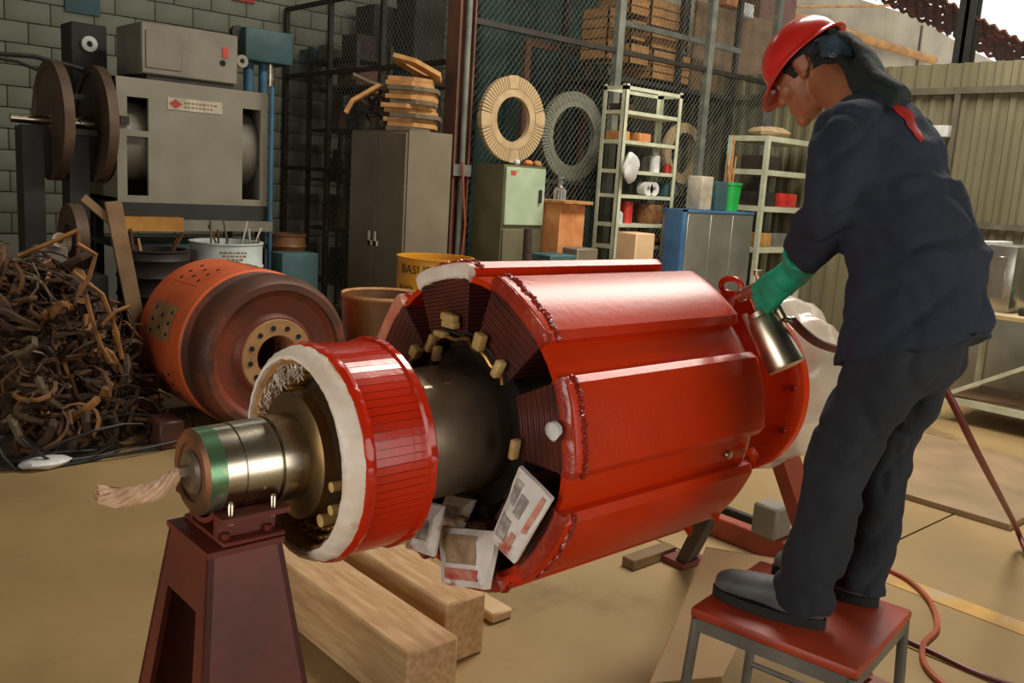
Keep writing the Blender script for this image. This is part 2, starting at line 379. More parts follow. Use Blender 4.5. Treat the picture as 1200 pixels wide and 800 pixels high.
for i in range(nr+1):
    for j in range(13):
        u_, w_ = i/nr, j/12; e0 = a.lerp(b, u_); e1 = d.lerp(c_, u_); P_ = e0.lerp(e1, w_); P_.z += .02*math.sin(i*1.6); vs_.append(P_)
for i in range(nr):
    for j in range(12):
        if (i, j) in holes: continue
        fs_.append((i*13+j, (i+1)*13+j, (i+1)*13+j+1, i*13+j+1))
rr.add(vs_, fs_)
o = rr.build('rusty_roof', 'rust_sheet'); tag(o, 'rusty perforated roof sheet sloping down below the bright sky', 'roof sheet')
sm = o.modifiers.new('thickness', 'SOLIDIFY'); sm.thickness = .02
p = on_x(1133, 40, 10.25)
cl = thing('steel_column', (10.25, p.y, 0), 'black steel column rising behind the corrugated sheets', 'column')
MB().box((10.18,p.y-.09,0), (10.19,p.y+.09,5.6)).box((10.31,p.y-.09,0), (10.32,p.y+.09,5.6)).box((10.18,p.y-.02,0), (10.32,p.y+.02,5.6)).build('column_shaft', 'black_steel', cl)
MB().box((10.12,p.y-.15,0), (10.38,p.y+.15,.02)).build('base_plate', 'black_steel', cl)
# ------------------------------------------------------------------ cage: pillar, chain-link fences
pl = thing('pillar', (FENCE_X, FENCE_Y, 0), 'tall rusty brown steel pillar with a grey conduit at the cage corner', 'pillar')
MB().box((FENCE_X-.09,FENCE_Y-.09,0), (FENCE_X-.075,FENCE_Y+.09,5.6)).box((FENCE_X+.075,FENCE_Y-.09,0), (FENCE_X+.09,FENCE_Y+.09,5.6)).box((FENCE_X-.08,FENCE_Y-.012,0), (FENCE_X+.08,FENCE_Y+.012,5.6)).build('pillar_web', 'pillar_rust', pl)
MB().cyl((FENCE_X+.02,FENCE_Y-.07,0), (FENCE_X+.02,FENCE_Y-.07,5.5), .028, None, 10).build('conduit', 'pillar_grey', pl)
MB().box((FENCE_X-.1,FENCE_Y-.11,1.62), (FENCE_X+.1,FENCE_Y-.09,1.72)).build('strap_plate', 'pillar_grey', pl)
tag(MB().tube([on_y(542,190,6.36), on_y(543,230,6.36), on_y(545,262,6.36), on_y(541,300,6.36), on_y(540,330,6.36)], .012, 6).build('orange_lead', 'hose_orange'), 'orange electric lead hanging down beside the rusty pillar', 'cable')
def mesh_panel(mb, along, fixed, a0, a1, z0, z1, step=.062, wr_=.0022):
    """two families of straight diagonal wires clipped to the rectangle"""
    mk = (lambda s_, z: (s_, fixed, z)) if along == 'x' else (lambda s_, z: (fixed, s_, z))
    slope = 1.25
    for sg in (1, -1):
        k0 = int((min(z0 - sg*slope*a1, z0 - sg*slope*a0))/step/slope) - 1; k1 = int((max(z1 - sg*slope*a1, z1 - sg*slope*a0))/step/slope) + 1
        for k in range(k0, k1+1):
            c = k*step*slope                       # z = sg*slope*s + c
            pts = []
            for s_ in (a0, a1):
                z = sg*slope*s_ + c
                if z0 <= z <= z1: pts.append((s_, z))
            for z in (z0, z1):
                s_ = (z-c)/(sg*slope)
                if a0 < s_ < a1: pts.append((s_, z))
            if len(pts) >= 2:
                pts.sort(); mb.tube([mk(*pts[0]), mk(*pts[-1])], wr_, 3, False)
FT = 4.2
fn = thing('chain_link_fence', (7.5, FENCE_Y, 0), 'long chain link fence of the storage cage behind the cream shelf', 'fence')
for x in (7.08, 8.6, 9.9): MB().box((x-.045,FENCE_Y-.035,0), (x+.045,FENCE_Y+.035,FT)).build('post', 'pillar_grey', fn)
for z in (.05, 2.98, FT): MB().box((FENCE_X+.09,FENCE_Y-.02,z-.025), (9.9,FENCE_Y+.02,z+.025)).build('rail', 'fence_frame', fn)
w = MB(); mesh_panel(w, 'x', FENCE_Y, FENCE_X+.09, 9.9, .05, FT); tag(w.build('wire_mesh', 'fence_wire', fn), kind='stuff')
fs2 = thing('chain_link_fence', (FENCE_X, 8.1, 0), 'chain link side fence with dark frame running back to the painted wall', 'fence')
for y in (9.72, 8.75, 7.75): MB().box((FENCE_X-.025,y-.025,0), (FENCE_X+.025,y+.025,3.35)).build('post', 'fence_frame', fs2)
for z in (.05, 1.6, 2.62, 3.35): MB().box((FENCE_X-.02,FENCE_Y+.1,z-.022), (FENCE_X+.02,9.75,z+.022)).build('rail', 'fence_frame', fs2)
w = MB(); mesh_panel(w, 'y', FENCE_X, FENCE_Y+.1, 9.75, .05, 3.35); tag(w.build('wire_mesh', 'fence_wire', fs2), kind='stuff')
# ------------------------------------------------------------------ inside the cage
def pbox(name, m, px, Y, dep, label, cat, group=None, base=None, bev=.008):
    x0, x1, z0, z1 = span_y(*px, Y)
    if base is not None: z0 = base
    o = MB().bevbox((x0, Y, z0), (x1, Y+dep, z1), bev, None, 1).build(name, m); return tag(o, label, cat, group)
def crate(px, Y, dep, label, slats=3):
    x0, x1, z0, z1 = span_y(*px, Y)
    t = thing('wooden_crate', ((x0+x1)/2, Y+dep/2, z0), label, 'crate', 'crates stacked behind the fence')
    MB().box((x0+.015,Y+.015,z0), (x1-.015,Y+dep-.015,z1)).build('crate_body', 'old_board', t)
    h = (z1-z0)/slats
    for i in range(slats): MB().box((x0,Y,z0+i*h+.008), (x1,Y+.015,z0+(i+1)*h-.008)).box((x0,Y,z0+i*h+.008), (x0+.015,Y+dep,z0+(i+1)*h-.008)).build('slat', 'crate_wood', t)
    return t
RKZ = on_y(775, 98, 7.1).z            # upper rack level behind the fence
x0 = on_y(716,100,7.05).x; x1 = 9.95
rk = thing('storage_rack', ((x0+x1)/2, 7.5, 0), 'dark steel storage rack behind the fence carrying crates and a big board', 'rack')
for x in (x0+.05, (x0+x1)/2, x1-.05):
    for y in (7.06, 7.9): MB().box((x-.03,y-.03,0), (x+.03,y+.03,RKZ+1.6)).build('upright', 'fence_frame', rk)
for z in (.5, 1.5, RKZ-.06): MB().box((x0,7.03,z), (x1,7.95,z+.05)).build('rack_deck', 'dark_store', rk)
rail_z = on_y(775, 38, 7.04).z
MB().box((x0,7.0,rail_z-.03), (x1,7.05,rail_z+.03)).build('rack_rail', 'pillar_grey', rk)
crate((739,-2,761,18), 7.15, .5, 'small orange crate on top of the crate pile beside the grey post', 2)
crate((739,24,757,48), 7.12, .5, 'narrow wooden crate above another narrow one beside the grey post', 2)
crate((738,52,760,76), 7.12, .5, 'narrow wooden crate standing on the rack beside the grey post', 2)
crate((764,62,808,96), 7.12, .55, 'wide ochre crate lowest of its stack on the rack behind the fence', 4)
crate((763,36,804,60), 7.16, .5, 'wooden crate between two wide crates on the rack behind the fence', 2)
crate((763,2,803,34), 7.18, .5, 'wide light crate topmost of its stack behind the fence', 3)
crate((712,8,726,70), 7.2, .4, 'tall narrow light crate leaning by the grey post of the fence', 5)
pbox('wooden_board', 'old_board', (812,12,905,122), 7.35, .05, 'large brown board standing behind the fence next to the crates', 'board', None, RKZ-.01)
pbox('goods_box', 'orange_box', (852,-6,872,8), 7.3, .3, 'orange box on top of the large brown board', 'box')
pbox('goods_box', 'white_plastic', (872,4,884,20), 7.25, .25, 'small white carton at the top of the brown board', 'box')
pbox('tall_cabinet', 'pillar_rust', (884,-30,926,180), 7.5, .4, 'dark red-brown cabinet deep inside the storage cage', 'cabinet', None, RKZ-.01)
# inverted U frame and a dark tarp, cabinets
fz0, fz1 = on_y(618,54,8.2), on_y(688,70,8.2)
uf = thing('pipe_frame', ((fz0.x+fz1.x)/2, 8.2, 0), 'brown steel pipe frame standing behind the pale ring disc', 'frame')
MB().box((fz0.x-.04,8.17,0), (fz0.x+.04,8.23,fz0.z)).build('leg', 'pillar_rust', uf)
MB().box((fz1.x-.04,8.17,0), (fz1.x+.04,8.23,fz0.z)).build('leg', 'pillar_rust', uf)
MB().box((fz0.x-.04,8.17,fz0.z), (fz1.x+.04,8.23,fz0.z+.09)).build('cross_bar', 'pillar_rust', uf)
tp = MB(); n_ = 26; vs_ = []
xa, xb = on_y(562,60,9.0).x, on_y(716,60,9.0).x
for i in range(n_+1):
    for j in range(9): vs_.append((xa+(xb-xa)*i/n_, 9.0+.07*math.sin(i*1.3)+.03*math.sin(i*2.9+j), .2+j*.52))
tp.add(vs_, [(i*9+j, (i+1)*9+j, (i+1)*9+j+1, i*9+j+1) for i in range(n_) for j in range(8)], True)
o = tp.build('tarpaulin', 'teal_tarp'); tag(o, 'dark teal tarpaulin hanging deep in the cage behind the ring discs', 'tarpaulin'); o.modifiers.new('thickness', 'SOLIDIFY').thickness = .01
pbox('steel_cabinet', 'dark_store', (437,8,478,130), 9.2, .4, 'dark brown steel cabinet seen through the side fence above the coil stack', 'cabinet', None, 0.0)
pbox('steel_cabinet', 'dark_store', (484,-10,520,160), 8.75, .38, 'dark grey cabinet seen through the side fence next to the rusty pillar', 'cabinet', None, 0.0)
sr = thing('shelf_rack', (5.43, 8.4, 0), 'dark shelf rack with clutter standing behind the side fence', 'rack')
for z in (.35, .95, 1.5, 2.05, 2.5): MB().box((5.2,7.3,z-.03), (5.66,9.5,z)).build('shelf_board', 'dark_wood', sr)
MB().box((5.2,8.5,2.77), (5.66,9.5,2.8)).build('shelf_board', 'dark_wood', sr)
for y in (7.32, 8.48, 9.48):
    for x in (5.22, 5.64): MB().box((x-.022,y-.022,0), (x+.022,y+.022,2.5 if y < 8 else 2.95)).build('upright', 'fence_frame', sr)
def xbox(m, px0, px1, z0, h, dep, label):
    ya, yb = on_x(px1,60,5.24).y, on_x(px0,60,5.24).y
    return tag(MB().bevbox((5.26,ya,z0), (5.26+dep,yb,z0+h), .006, None, 1).build('goods_box', m), label, 'box')
xbox('pillar_rust', 394, 414, 2.5, .24, .3, 'small reddish box on the rack behind the side fence')
xbox('dark_wood', 398, 416, 2.74, .3, .24, 'tall dark brown box above the reddish box behind the side fence')
xbox('press_blue', 345, 367, 2.8, .15, .3, 'blue box on the rack behind the side fence')
xbox('olive_side', 371, 384, 2.8, .17, .3, 'olive box beside the blue box behind the side fence')
for i in range(16):
    lv = (.35, .95, 1.5, 2.05)[i % 4]; w_ = random.uniform(.16,.28); h_ = random.uniform(.2,.4)
    o = MB().lathe([(0,0),(0,w_*.5),(h_*.6,w_*.5),(h_*.75,w_*.3),(h_,w_*.28),(h_,0)], (5.42, 9.2-(i//4)*.5+random.uniform(-.06,.06), lv), 'z', 14).build('oil_can', ['dark_store','dark_wood','olive_side','pillar_rust','barrel_brown'][(i*3+i//4) % 5])
    tag(o, ['first','second','third','fourth'][i//4]+' oil can from the painted wall on the '+['lowest','second','third','fourth'][i % 4]+' shelf of the dark rack', 'can', 'cans on the dark rack')
# ------------------------------------------------------------------ ring discs
def ring_disc(name, c, ro, ri, th, m, label, slots, spokes=0, half=False):
    t = thing(name, (c[0], c[1], c[2]-ro), label, 'disc')
    rm = ri+(ro-ri)*.38
    MB().lathe([(-th/2,ri),(-th/2,rm),(th/2,rm),(th/2,ri),(-th/2,ri)], c, 'y', 56).build('inner_ring', m, t)
    me = None
    for k in range(slots):
        a = 2*math.pi*k/slots
        if me is None:
            tooth = MB(); w0, w1 = rm*math.pi/slots*.78, ro*math.pi/slots*.72
            tooth.add([(-w0,-th/2,rm-.005),(w0,-th/2,rm-.005),(w1,-th/2,ro),(-w1,-th/2,ro),(-w0,th/2,rm-.005),(w0,th/2,rm-.005),(w1,th/2,ro),(-w1,th/2,ro)], [(0,1,2,3),(7,6,5,4),(0,4,5,1),(1,5,6,2),(2,6,7,3),(3,7,4,0)])
            me = tooth.mesh('tooth'); me.materials.append(M[m])
        inst('tooth', me, t, Vector(c)-ORIGIN[t.name], (0, a, 0))
    return t
p = on_y(600,140,6.3); d1 = ring_disc('ring_disc', (p.x, 6.3, p.z), .38, .2, .05, 'disc_tan', 'pale tan toothed ring disc standing on the pale green cabinet', 72)
for a in (95, 185, 275, 5): MB().lathe([(-.03,.27),(-.03,.385),(.03,.385),(.03,.27),(-.03,.27)], (p.x,6.3,p.z), 'y', 8, a-9, a+9).build('keeper_plate', 'disc_tan', d1)
p2 = on_y(672,160,6.7); ring_disc('ring_disc', (p2.x, 6.72, p2.z), .45, .3, .06, 'disc_grey', 'larger greyish toothed ring disc behind the fence beside the tan one', 80)
p3 = on_y(803,180,6.7); t3 = thing('ring_disc', (p3.x, 6.75, p3.z-.35), 'small plain tan ring disc behind the fence beyond the cream shelf', 'disc')
MB().lathe([(-.04,.24),(-.04,.345),(-.03,.35),(.03,.35),(.04,.345),(.04,.24),(-.04,.24)], (p3.x,6.75,p3.z), 'y', 48).build('ring_body', 'disc_tan', t3)
# supports for the two rings behind the fence
for (pp, ro, lab) in ((p2, .45, 'dark low table under the larger ring disc behind the fence'), (p3, .35, 'dark low table under the small plain ring disc behind the fence')):
    t = thing('ring_table', (pp.x, 6.72, 0), lab, 'table'); z = pp.z-ro
    MB().box((pp.x-.45,6.6,z-.04), (pp.x+.45,6.97,z)).build('table_top', 'dark_store', t)
    for sx in (-.4,.4):
        for sy in (6.63,6.94): MB().box((pp.x+sx-.025,sy-.025,0), (pp.x+sx+.025,sy+.025,z-.04)).build('leg', 'fence_frame', t)
# ------------------------------------------------------------------ locker and coil stack
LX0, LX1, LY0, LY1, LZ = 4.17, 4.62, 6.0, 6.84, 1.95
lk = thing('steel_locker', ((LX0+LX1)/2, (LY0+LY1)/2, 0), 'tall grey-brown steel locker with double doors beside the rusty pillar', 'locker')
MB().box((LX0+.02,LY0,.08), (LX1,LY1,LZ)).build('locker_body', 'locker_grey', lk)
ym = (LY0+LY1)/2
for (ya, yb, hs) in ((LY0+.012, ym-.004, -1), (ym+.004, LY1-.012, 1)):
    d = MB().bevbox((LX0,ya,.1), (LX0+.022,yb,LZ-.02), .004, None, 1).build('door', 'locker_grey', lk)
    yh = (yb-.04) if hs < 0 else (ya+.04)
    MB().box((LX0-.03,yh-.012,1.0), (LX0,yh+.012,1.04)).box((LX0-.03,yh-.012,1.0), (LX0-.02,yh+.012,1.12)).build('handle', 'cream_steel', d)
for x in (LX0+.05, LX1-.05):
    for y in (LY0+.05, LY1-.05): MB().box((x-.025,y-.025,0), (x+.025,y+.025,.08)).build('leg', 'black_steel', lk)
def coil_strip(mb, c, L, W, w, h, rz, tilt=0, roll=0):
    """a flat wound coil: stretched hexagonal loop"""
    mt = Matrix.Translation(Vector(c)) @ Matrix.Rotation(rz, 4, 'Z') @ Matrix.Rotation(tilt, 4, 'Y') @ Matrix.Rotation(roll, 4, 'X')
    pts = [(-L/2,0),(-L/2+W*.5,W/2),(L/2-W*.5,W/2),(L/2,0),(L/2-W*.5,-W/2),(-L/2+W*.5,-W/2)]
    n = len(pts); inner = [(x*(1-2.2*w/L), y*(1-2.4*w/W)) for x, y in pts]
    vs = [mt @ Vector((x,y,z)) for z in (0,h) for x, y in pts] + [mt @ Vector((x,y,z)) for z in (0,h) for x, y in inner]
    fs = []
    for i in range(n):
        j = (i+1) % n; fs += [(i,j,n+j,n+i), (2*n+j,2*n+i,3*n+i,3*n+j), (i,2*n+i,2*n+j,j), (n+i,n+j,3*n+j,3*n+i)]
    mb.add(vs, fs)
for i in range(12):
    z = LZ + i*.036
    mb = MB(); coil_strip(mb, (4.42+random.uniform(-.03,.03), 6.3+random.uniform(-.03,.03), z), .52+random.uniform(-.04,.04), .30, .11, .034, R(random.uniform(-3,3)), 0)
    tag(mb.build('wound_coil', ['scrap_grey','stick_tan','tape_tan'][i % 3]), ['lowest','second','third','fourth','fifth','sixth','seventh','eighth','ninth','tenth','eleventh','twelfth'][i]+' flat wound coil counted up from the steel locker top', 'coil', 'coils stacked on the locker')
mb = MB(); coil_strip(mb, (4.44, 6.28, LZ+.50), .54, .26, .09, .034, R(4), R(16)); tag(mb.build('wound_coil', 'stick_tan'), 'tilted tan coil lying on top of the coil stack on the locker', 'coil')
p, q, r_, s_ = on_y(405,132,6.45), on_y(413,118,6.45), on_y(445,100,6.4), on_y(466,97,6.35)
tag(MB().tube([p, q, q.lerp(r_, .5), r_], .022, 4).build('coil_end', 'stick_tan'), 'bent tan coil end hooking down off the locker top', 'coil')
tag(MB().tube([on_y(413,88,6.5), on_y(432,97,6.45), on_y(452,103,6.4), on_y(470,99,6.35)], .024, 4).build('coil_end', 'scrap_grey'), 'straight tan coil end jutting out over the locker top', 'coil')
for i in range(7):
    c = Vector((4.33+random.uniform(-.05,.05), 6.5+.02*i, LZ+.02+i*.045)); pts = [c+Vector((random.uniform(-.12,.12), -.2+.07*k, .05*math.sin(k*1.3+i))) for k in range(7)]
    pts = [Vector((p_.x, p_.y, max(p_.z, LZ+.015))) for p_ in pts]
    tag(MB().tube(pts, .014, 5).build('cable_offcut', random.choice(['scrap_dark','cable_black','scrap_brown'])), 'dark cable offcut tangled behind the coil stack on the locker', 'cable', 'offcuts on the locker')
# ------------------------------------------------------------------ pale green cabinet
CX0, CX1, CY0, CY1, CZ = 5.22, 5.72, 6.0, 6.42, 1.745
cb = thing('steel_cabinet', ((CX0+CX1)/2, 6.2, 0), 'pale green steel cabinet with olive side under the tan ring disc', 'cabinet')
MB().box((CX0,CY0+.02,0), (CX1,CY1,CZ)).build('cabinet_body', 'olive_side', cb)
d = MB().bevbox((CX0+.015,CY0-.004,1.22), (CX1-.015,CY0+.02,CZ-.02), .004, None, 1).build('door', 'pale_green', cb)
MB().box((CX1-.09,CY0-.03,1.42), (CX1-.07,CY0-.004,1.54)).build('handle', 'tool_dark', d)
MB().box((CX0+.06,CY0-.006,CZ-.09), (CX0+.12,CY0-.003,CZ-.05)).build('name_plate', 'logo_red', d)
for i in range(3): MB().bevbox((CX0+.015,CY0-.002,.12+i*.36), (CX1-.015,CY0+.02,.46+i*.36), .004, None, 1).build('drawer', 'olive_side', cb)
for i, (px, m, lb) in enumerate(((617,'orange_box','crumpled orange rag on top of the pale green cabinet'), (628,'tape_tan','tan rag lump on top of the pale green cabinet'), (604,'white_plastic','small white pot on top of the pale green cabinet'))):
    p = on_y(px, 192, 6.08); o = MB().ball((p.x,6.06,CZ+.025), (.05,.035,.03) if i < 2 else (.03,.03,.028), 10, 6)
    for v in o.v: v.xyz += Vector((nz(v,22)*.012, nz(v,25,3)*.01, 0)) if i < 2 else Vector()
    tag(o.build('rag' if i < 2 else 'pot', m), lb, 'rag' if i < 2 else 'pot')
# carton and bottle in front of the fence
x0, x1, z0, z1 = span_y(642,238,671,293,5.95)
tag(MB().bevbox((x0,5.8,0), (x1,6.15,z1), .006, None, 1).build('tall_carton', 'orange_box'), 'tall orange-brown carton beside the pale green cabinet', 'carton')
tag(MB().bevbox((x0-.02,5.73,z1), (x1+.03,6.17,z1+.03), .005, None, 1).build('pale_board', 'tape_tan'), 'pale board lying on top of the tall orange-brown carton', 'board')
p = on_y(657,238,5.95)
tag(MB().lathe([(0,0),(0,.06),(.09,.06),(.13,.025),(.19,.02),(.19,.026),(.21,.026),(.21,0)], (p.x,5.97,z1+.03), 'z', 16).build('glass_bottle', 'glass_clear'), 'clear glass bottle standing on the tall carton', 'bottle')
tag(MB().bevbox((5.73,5.55,0), (6.0,5.75,1.05), .01, None, 1).build('grey_carton', 'locker_grey'), 'low grey-brown box in front of the tall orange-brown carton', 'box')
tag(MB().bevbox((5.36,5.5,0), (5.68,5.8,1.0), .01, None, 1).build('blue_box', 'press_teal'), 'blue-grey box standing before the pale green cabinet', 'box')
p = on_y(622,268,5.45); tag(MB().tube([(p.x,5.4,0),(p.x-.02,5.43,.6),(p.x-.03,5.45,p.z)], [.05,.05,.035], 10).build('brown_post', 'dark_wood'), 'short dark brown post leaning before the pale green cabinet', 'post')
# ------------------------------------------------------------------ cream shelf with goods
SX0, SX1, SY0, SY1, SZ = 6.70, 7.58, 6.0, 6.3, 2.60
sh = thing('slotted_shelf', ((SX0+SX1)/2, 6.15, 0), 'tall cream slotted steel shelf with open bays before the fence', 'shelf')
for x in (SX0, SX1):
    for y in (SY0, SY1):
        sx, sy = (1 if x == SX0 else -1), (1 if y == SY0 else -1)
        MB().box((min(x,x+sx*.05),min(y,y+sy*.006),0), (max(x,x+sx*.05),max(y,y+sy*.006),SZ)).box((min(x,x+sx*.006),min(y,y+sy*.05),0), (max(x,x+sx*.006),max(y,y+sy*.05),SZ)).build('upright', 'cream_steel', sh)
LV = [SZ-.02, 2.28, 1.95, 1.61, 1.29, .97, .62, .25]
LV = [SZ-.02] + [on_y(770, py, 6.0).z for py in (134,168,202,230,263,288)] + [.2]
for z in LV:
    MB().box((SX0+.008,SY0+.008,z-.035), (SX1-.008,SY1-.008,z)).build('shelf_board', 'cream_steel', sh) if z < SZ-.05 else MB().box((SX0,SY0,z-.035), (SX1,SY0+.006,z)).box((SX0,SY1-.006,z-.035), (SX1,SY1,z)).box((SX0,SY0,z-.035), (SX0+.006,SY1,z)).box((SX1-.006,SY0,z-.035), (SX1,SY1,z)).build('top_rim', 'cream_steel', sh)
def jar(px, lv, r, h, m, name, label, cat, prof=None, y=6.12):
    x = on_y(px, 200, 6.1).x
    prof = prof or [(0,0),(0,r),(h*.82,r),(h*.9,r*.6),(h,r*.6),(h,0)]
    return tag(MB().lathe(prof, (x, y, LV[lv]), 'z', 18).build(name, m), label, cat)
jar(768, 3, .055, .2, 'white_plastic', 'plastic_jug', 'white plastic bottle on the shelf level below the tan ring disc', 'bottle')
jar(755, 3, .05, .17, 'tool_dark', 'dark_can', 'dark can beside the white plastic bottle on the cream shelf', 'can')
jar(784, 3, .04, .1, 'red_plastic', 'red_cup', 'small red cup on the cream shelf beside the white plastic bottle', 'cup')
wbag = MB().ball((on_y(738,195,5.94).x, 5.93, LV[3]+.02), (.1,.05,.15), 16, 12)
for v in wbag.v: v += Vector((nz(v,12)*.04, nz(v,12,5)*.02, nz(v,10,9)*.03))
tag(wbag.build('white_bag', 'white_plastic'), 'crumpled white plastic bag hanging on the upright of the cream shelf', 'bag')
for px, lb in ((762,'white paper roll beside another on the cream shelf, nearer the upright'), (769,'white tape roll with a dark hole on the cream shelf')):
    x = on_y(px,222,6.0).x; tag(MB().lathe([(0,.025),(0,.07),(.1,.07),(.1,.025),(0,.025)], (x,6.02,LV[4]+.07), 'y', 24).build('tape_roll', 'white_plastic'), lb, 'roll')
tag(MB().bevbox((on_y(777,222,6.1).x,6.06,LV[4]), (on_y(790,222,6.1).x,6.26,LV[4]+.14), .02).build('green_box', 'press_teal'), 'dark green box at the end of the roll shelf', 'box')
jar(740, 5, .065, .22, 'red_plastic', 'red_can', 'red can on the lower level of the cream shelf', 'can', [(0,0),(0,.062),(.2,.062),(.205,.066),(.22,.066),(.22,.0)])
jar(727, 5, .04, .12, 'bucket_white', 'paint_tin', 'small pale tin beside the red can on the cream shelf', 'tin', y=6.07)
tag(MB().lathe([(0,0),(0,.12),(.08,.15),(.2,.14),(.2,.12),(.02,.11),(.02,0)], (on_y(764,250,6.1).x,6.15,LV[5]), 'z', 20).build('wicker_basket', 'basket_brown'), 'brown basket on the cream shelf beside the red can', 'basket')
for i, px in enumerate((752,758,765,772)):
    c = Vector((on_y(px,280,6.1).x, 6.12, LV[6]+.04)); o = MB().ball(c, (.07,.08,.045), 10, 7)
    for v in o.v: v += Vector((nz(v,20)*.02, nz(v,20,4)*.02, abs(nz(v,20,8))*.02))
    tag(o.build('rag_bundle', ['tape_tan','disc_tan','basket_brown','scrap_brown'][i]), 'crumpled brown rag bundle on the lowest visible bay of the cream shelf', 'rag', 'rags on the cream shelf')
for px, lv, m in ((718,2,'stick_tan'),(745,2,'orange_box'),(722,1,'dark_wood')):
    x = on_y(px,160,6.2).x; x = max(x, SX0+.1)
    tag(MB().bevbox((x-.08,6.08,LV[lv]), (x+.1,6.25,LV[lv]+.05+.02*lv), .01).build('small_parcel', m), {'stick_tan':'flat tan parcel on the upper level of the cream shelf','orange_box':'flat orange parcel on the upper level of the cream shelf','dark_wood':'flat dark parcel on the second level of the cream shelf'}[m], 'parcel')
tag(MB().bevbox((SX0-.25,5.5,0), (SX0+.02,5.75,on_y(705,272,5.6).z), .01, None, 1).build('floor_carton', 'cardboard'), 'plain cardboard carton standing in front of the cream shelf', 'carton')
# ------------------------------------------------------------------ galvanised bin with blue cover, green bucket with sticks
bx0, bx1, bz = on_y(800,245,5.6).x, on_y(884,248,5.6).x, 1.43
gb = thing('galvanised_chest', ((bx0+bx1)/2, 5.85, 0), 'grey galvanised sheet chest with a blue tarp corner beside the cream shelf', 'chest')
for i in range(3):
    w_ = (bx1-bx0-.1)/3; MB().bevbox((bx0+.1+i*w_+.004,5.6,.05), (bx0+.1+(i+1)*w_-.004,5.62,bz-.01), .004, None, 1).build('front_panel', 'galvanised', gb)
MB().box((bx0+.02,5.62,.05), (bx1,5.86,bz-.02)).build('chest_body', 'galvanised', gb)
tq = MB(); tq.box((bx0-.005,5.59,.4), (bx0+.07,5.6,bz+.004)).box((bx0-.01,5.59,.4), (bx0,5.8,bz+.004)).box((bx0-.005,5.59,bz-.02), (bx1,5.86,bz+.004)).build('blue_cover', 'blue_tarp', gb)
px = on_y(851,240,5.75); gx = px.x
bk = thing('paint_bucket', (gx, 5.73, bz+.004), 'bright green plastic bucket full of sticks on the galvanised chest', 'bucket')
MB().lathe([(0,0),(0,.105),(.27,.125),(.27,.132),(.3,.132),(.3,.12),(.02,.1),(.02,0)], (gx,5.73,bz+.004), 'z', 26).build('bucket_shell', 'green_plastic', bk)
MB().lathe([(.06,.1105),(.19,.1205)], (gx,5.7795,bz+.004), 'z', 8, 200, 265).build('paper_label', 'plate_pale', bk)
for i in range(9):
    a = random.uniform(0, 6.3); r0_ = random.uniform(0,.05); ex = random.uniform(-.55,.1) if i < 5 else random.uniform(-.1,.3); L_ = random.uniform(.45,.8) if i < 5 else random.uniform(.25,.4)
    p0 = Vector((gx+r0_*math.cos(a), 5.73+r0_*math.sin(a), bz+.04)); dr = Vector((ex*.7, random.uniform(-.1,.2), 1)).normalized()
    k_ = p0+dr*.25; 
    tag(MB().tube([p0, p0+dr*L_], .011, 6).build('wooden_stick', random.choice(['stick_tan','orange_box','tape_tan'])), 'tan wooden stick poking out of the green bucket', 'stick', 'sticks in the green bucket')
for i, (pxx, m, lb, w_, h_) in enumerate(((812,'plate_pale','pale tin box on the galvanised chest beside the blue tarp corner',.2,.34), (830,'press_teal','dark teal box beside the green bucket on the galvanised chest',.2,.3))):
    x = on_y(pxx,240,5.8).x; tag(MB().bevbox((x-w_/2,5.64,bz+.004), (x+w_/2,5.82,bz+.004+h_), .012).build('tin_box', m), lb, 'box')
# ------------------------------------------------------------------ second cream shelf behind the worker
TX0, TX1, TY0, TY1, TZ = 8.88, 10-.12, 5.78, 6.32, 2.28
s2 = thing('slotted_shelf', ((TX0+TX1)/2, 6.05, 0), 'lower cream steel shelf in the corner by the corrugated wall', 'shelf')
for x in (TX0, TX1-.05):
    for y in (TY0, TY1-.05): MB().box((x,y,0), (x+.05,y+.05,TZ)).build('upright', 'cream_steel', s2)
TL = [TZ] + [on_y(920, py, 5.8).z for py in (201,243,290)] + [.3]
for z in TL: MB().box((TX0+.004,TY0+.004,z-.06), (TX1-.004,TY1-.004,z-(.001 if z == TZ else 0))).build('shelf_board', 'cream_steel', s2)
o = MB().ball((9.2,6.0,TZ+.05), (.3,.2,.07), 14, 8)
for v in o.v: v += Vector((nz(v,9)*.05, nz(v,9,5)*.04, nz(v,12,9)*.03)); v.z = max(v.z, TZ)
tag(o.build('cloth_bundle', 'disc_tan'), 'pale cloth bundle lying on top of the corner shelf', 'bundle')
for lv, x, m, lb in ((1,9.1,'dark_wood','dark brown box on the upper bay of the corner shelf'), (2,9.55,'red_plastic','red parts tray on the middle bay of the corner shelf'), (2,9.1,'tool_dark','dark tool box on the middle bay of the corner shelf'), (3,9.5,'galvanised','grey sheet box on the lower bay of the corner shelf'), (3,9.1,'stick_tan','tan parcel on the lower bay of the corner shelf')):
    tag(MB().bevbox((x-.17,5.85,TL[lv]), (x+.17,6.15,TL[lv]+.16), .015).build('parts_box', m), lb, 'box')
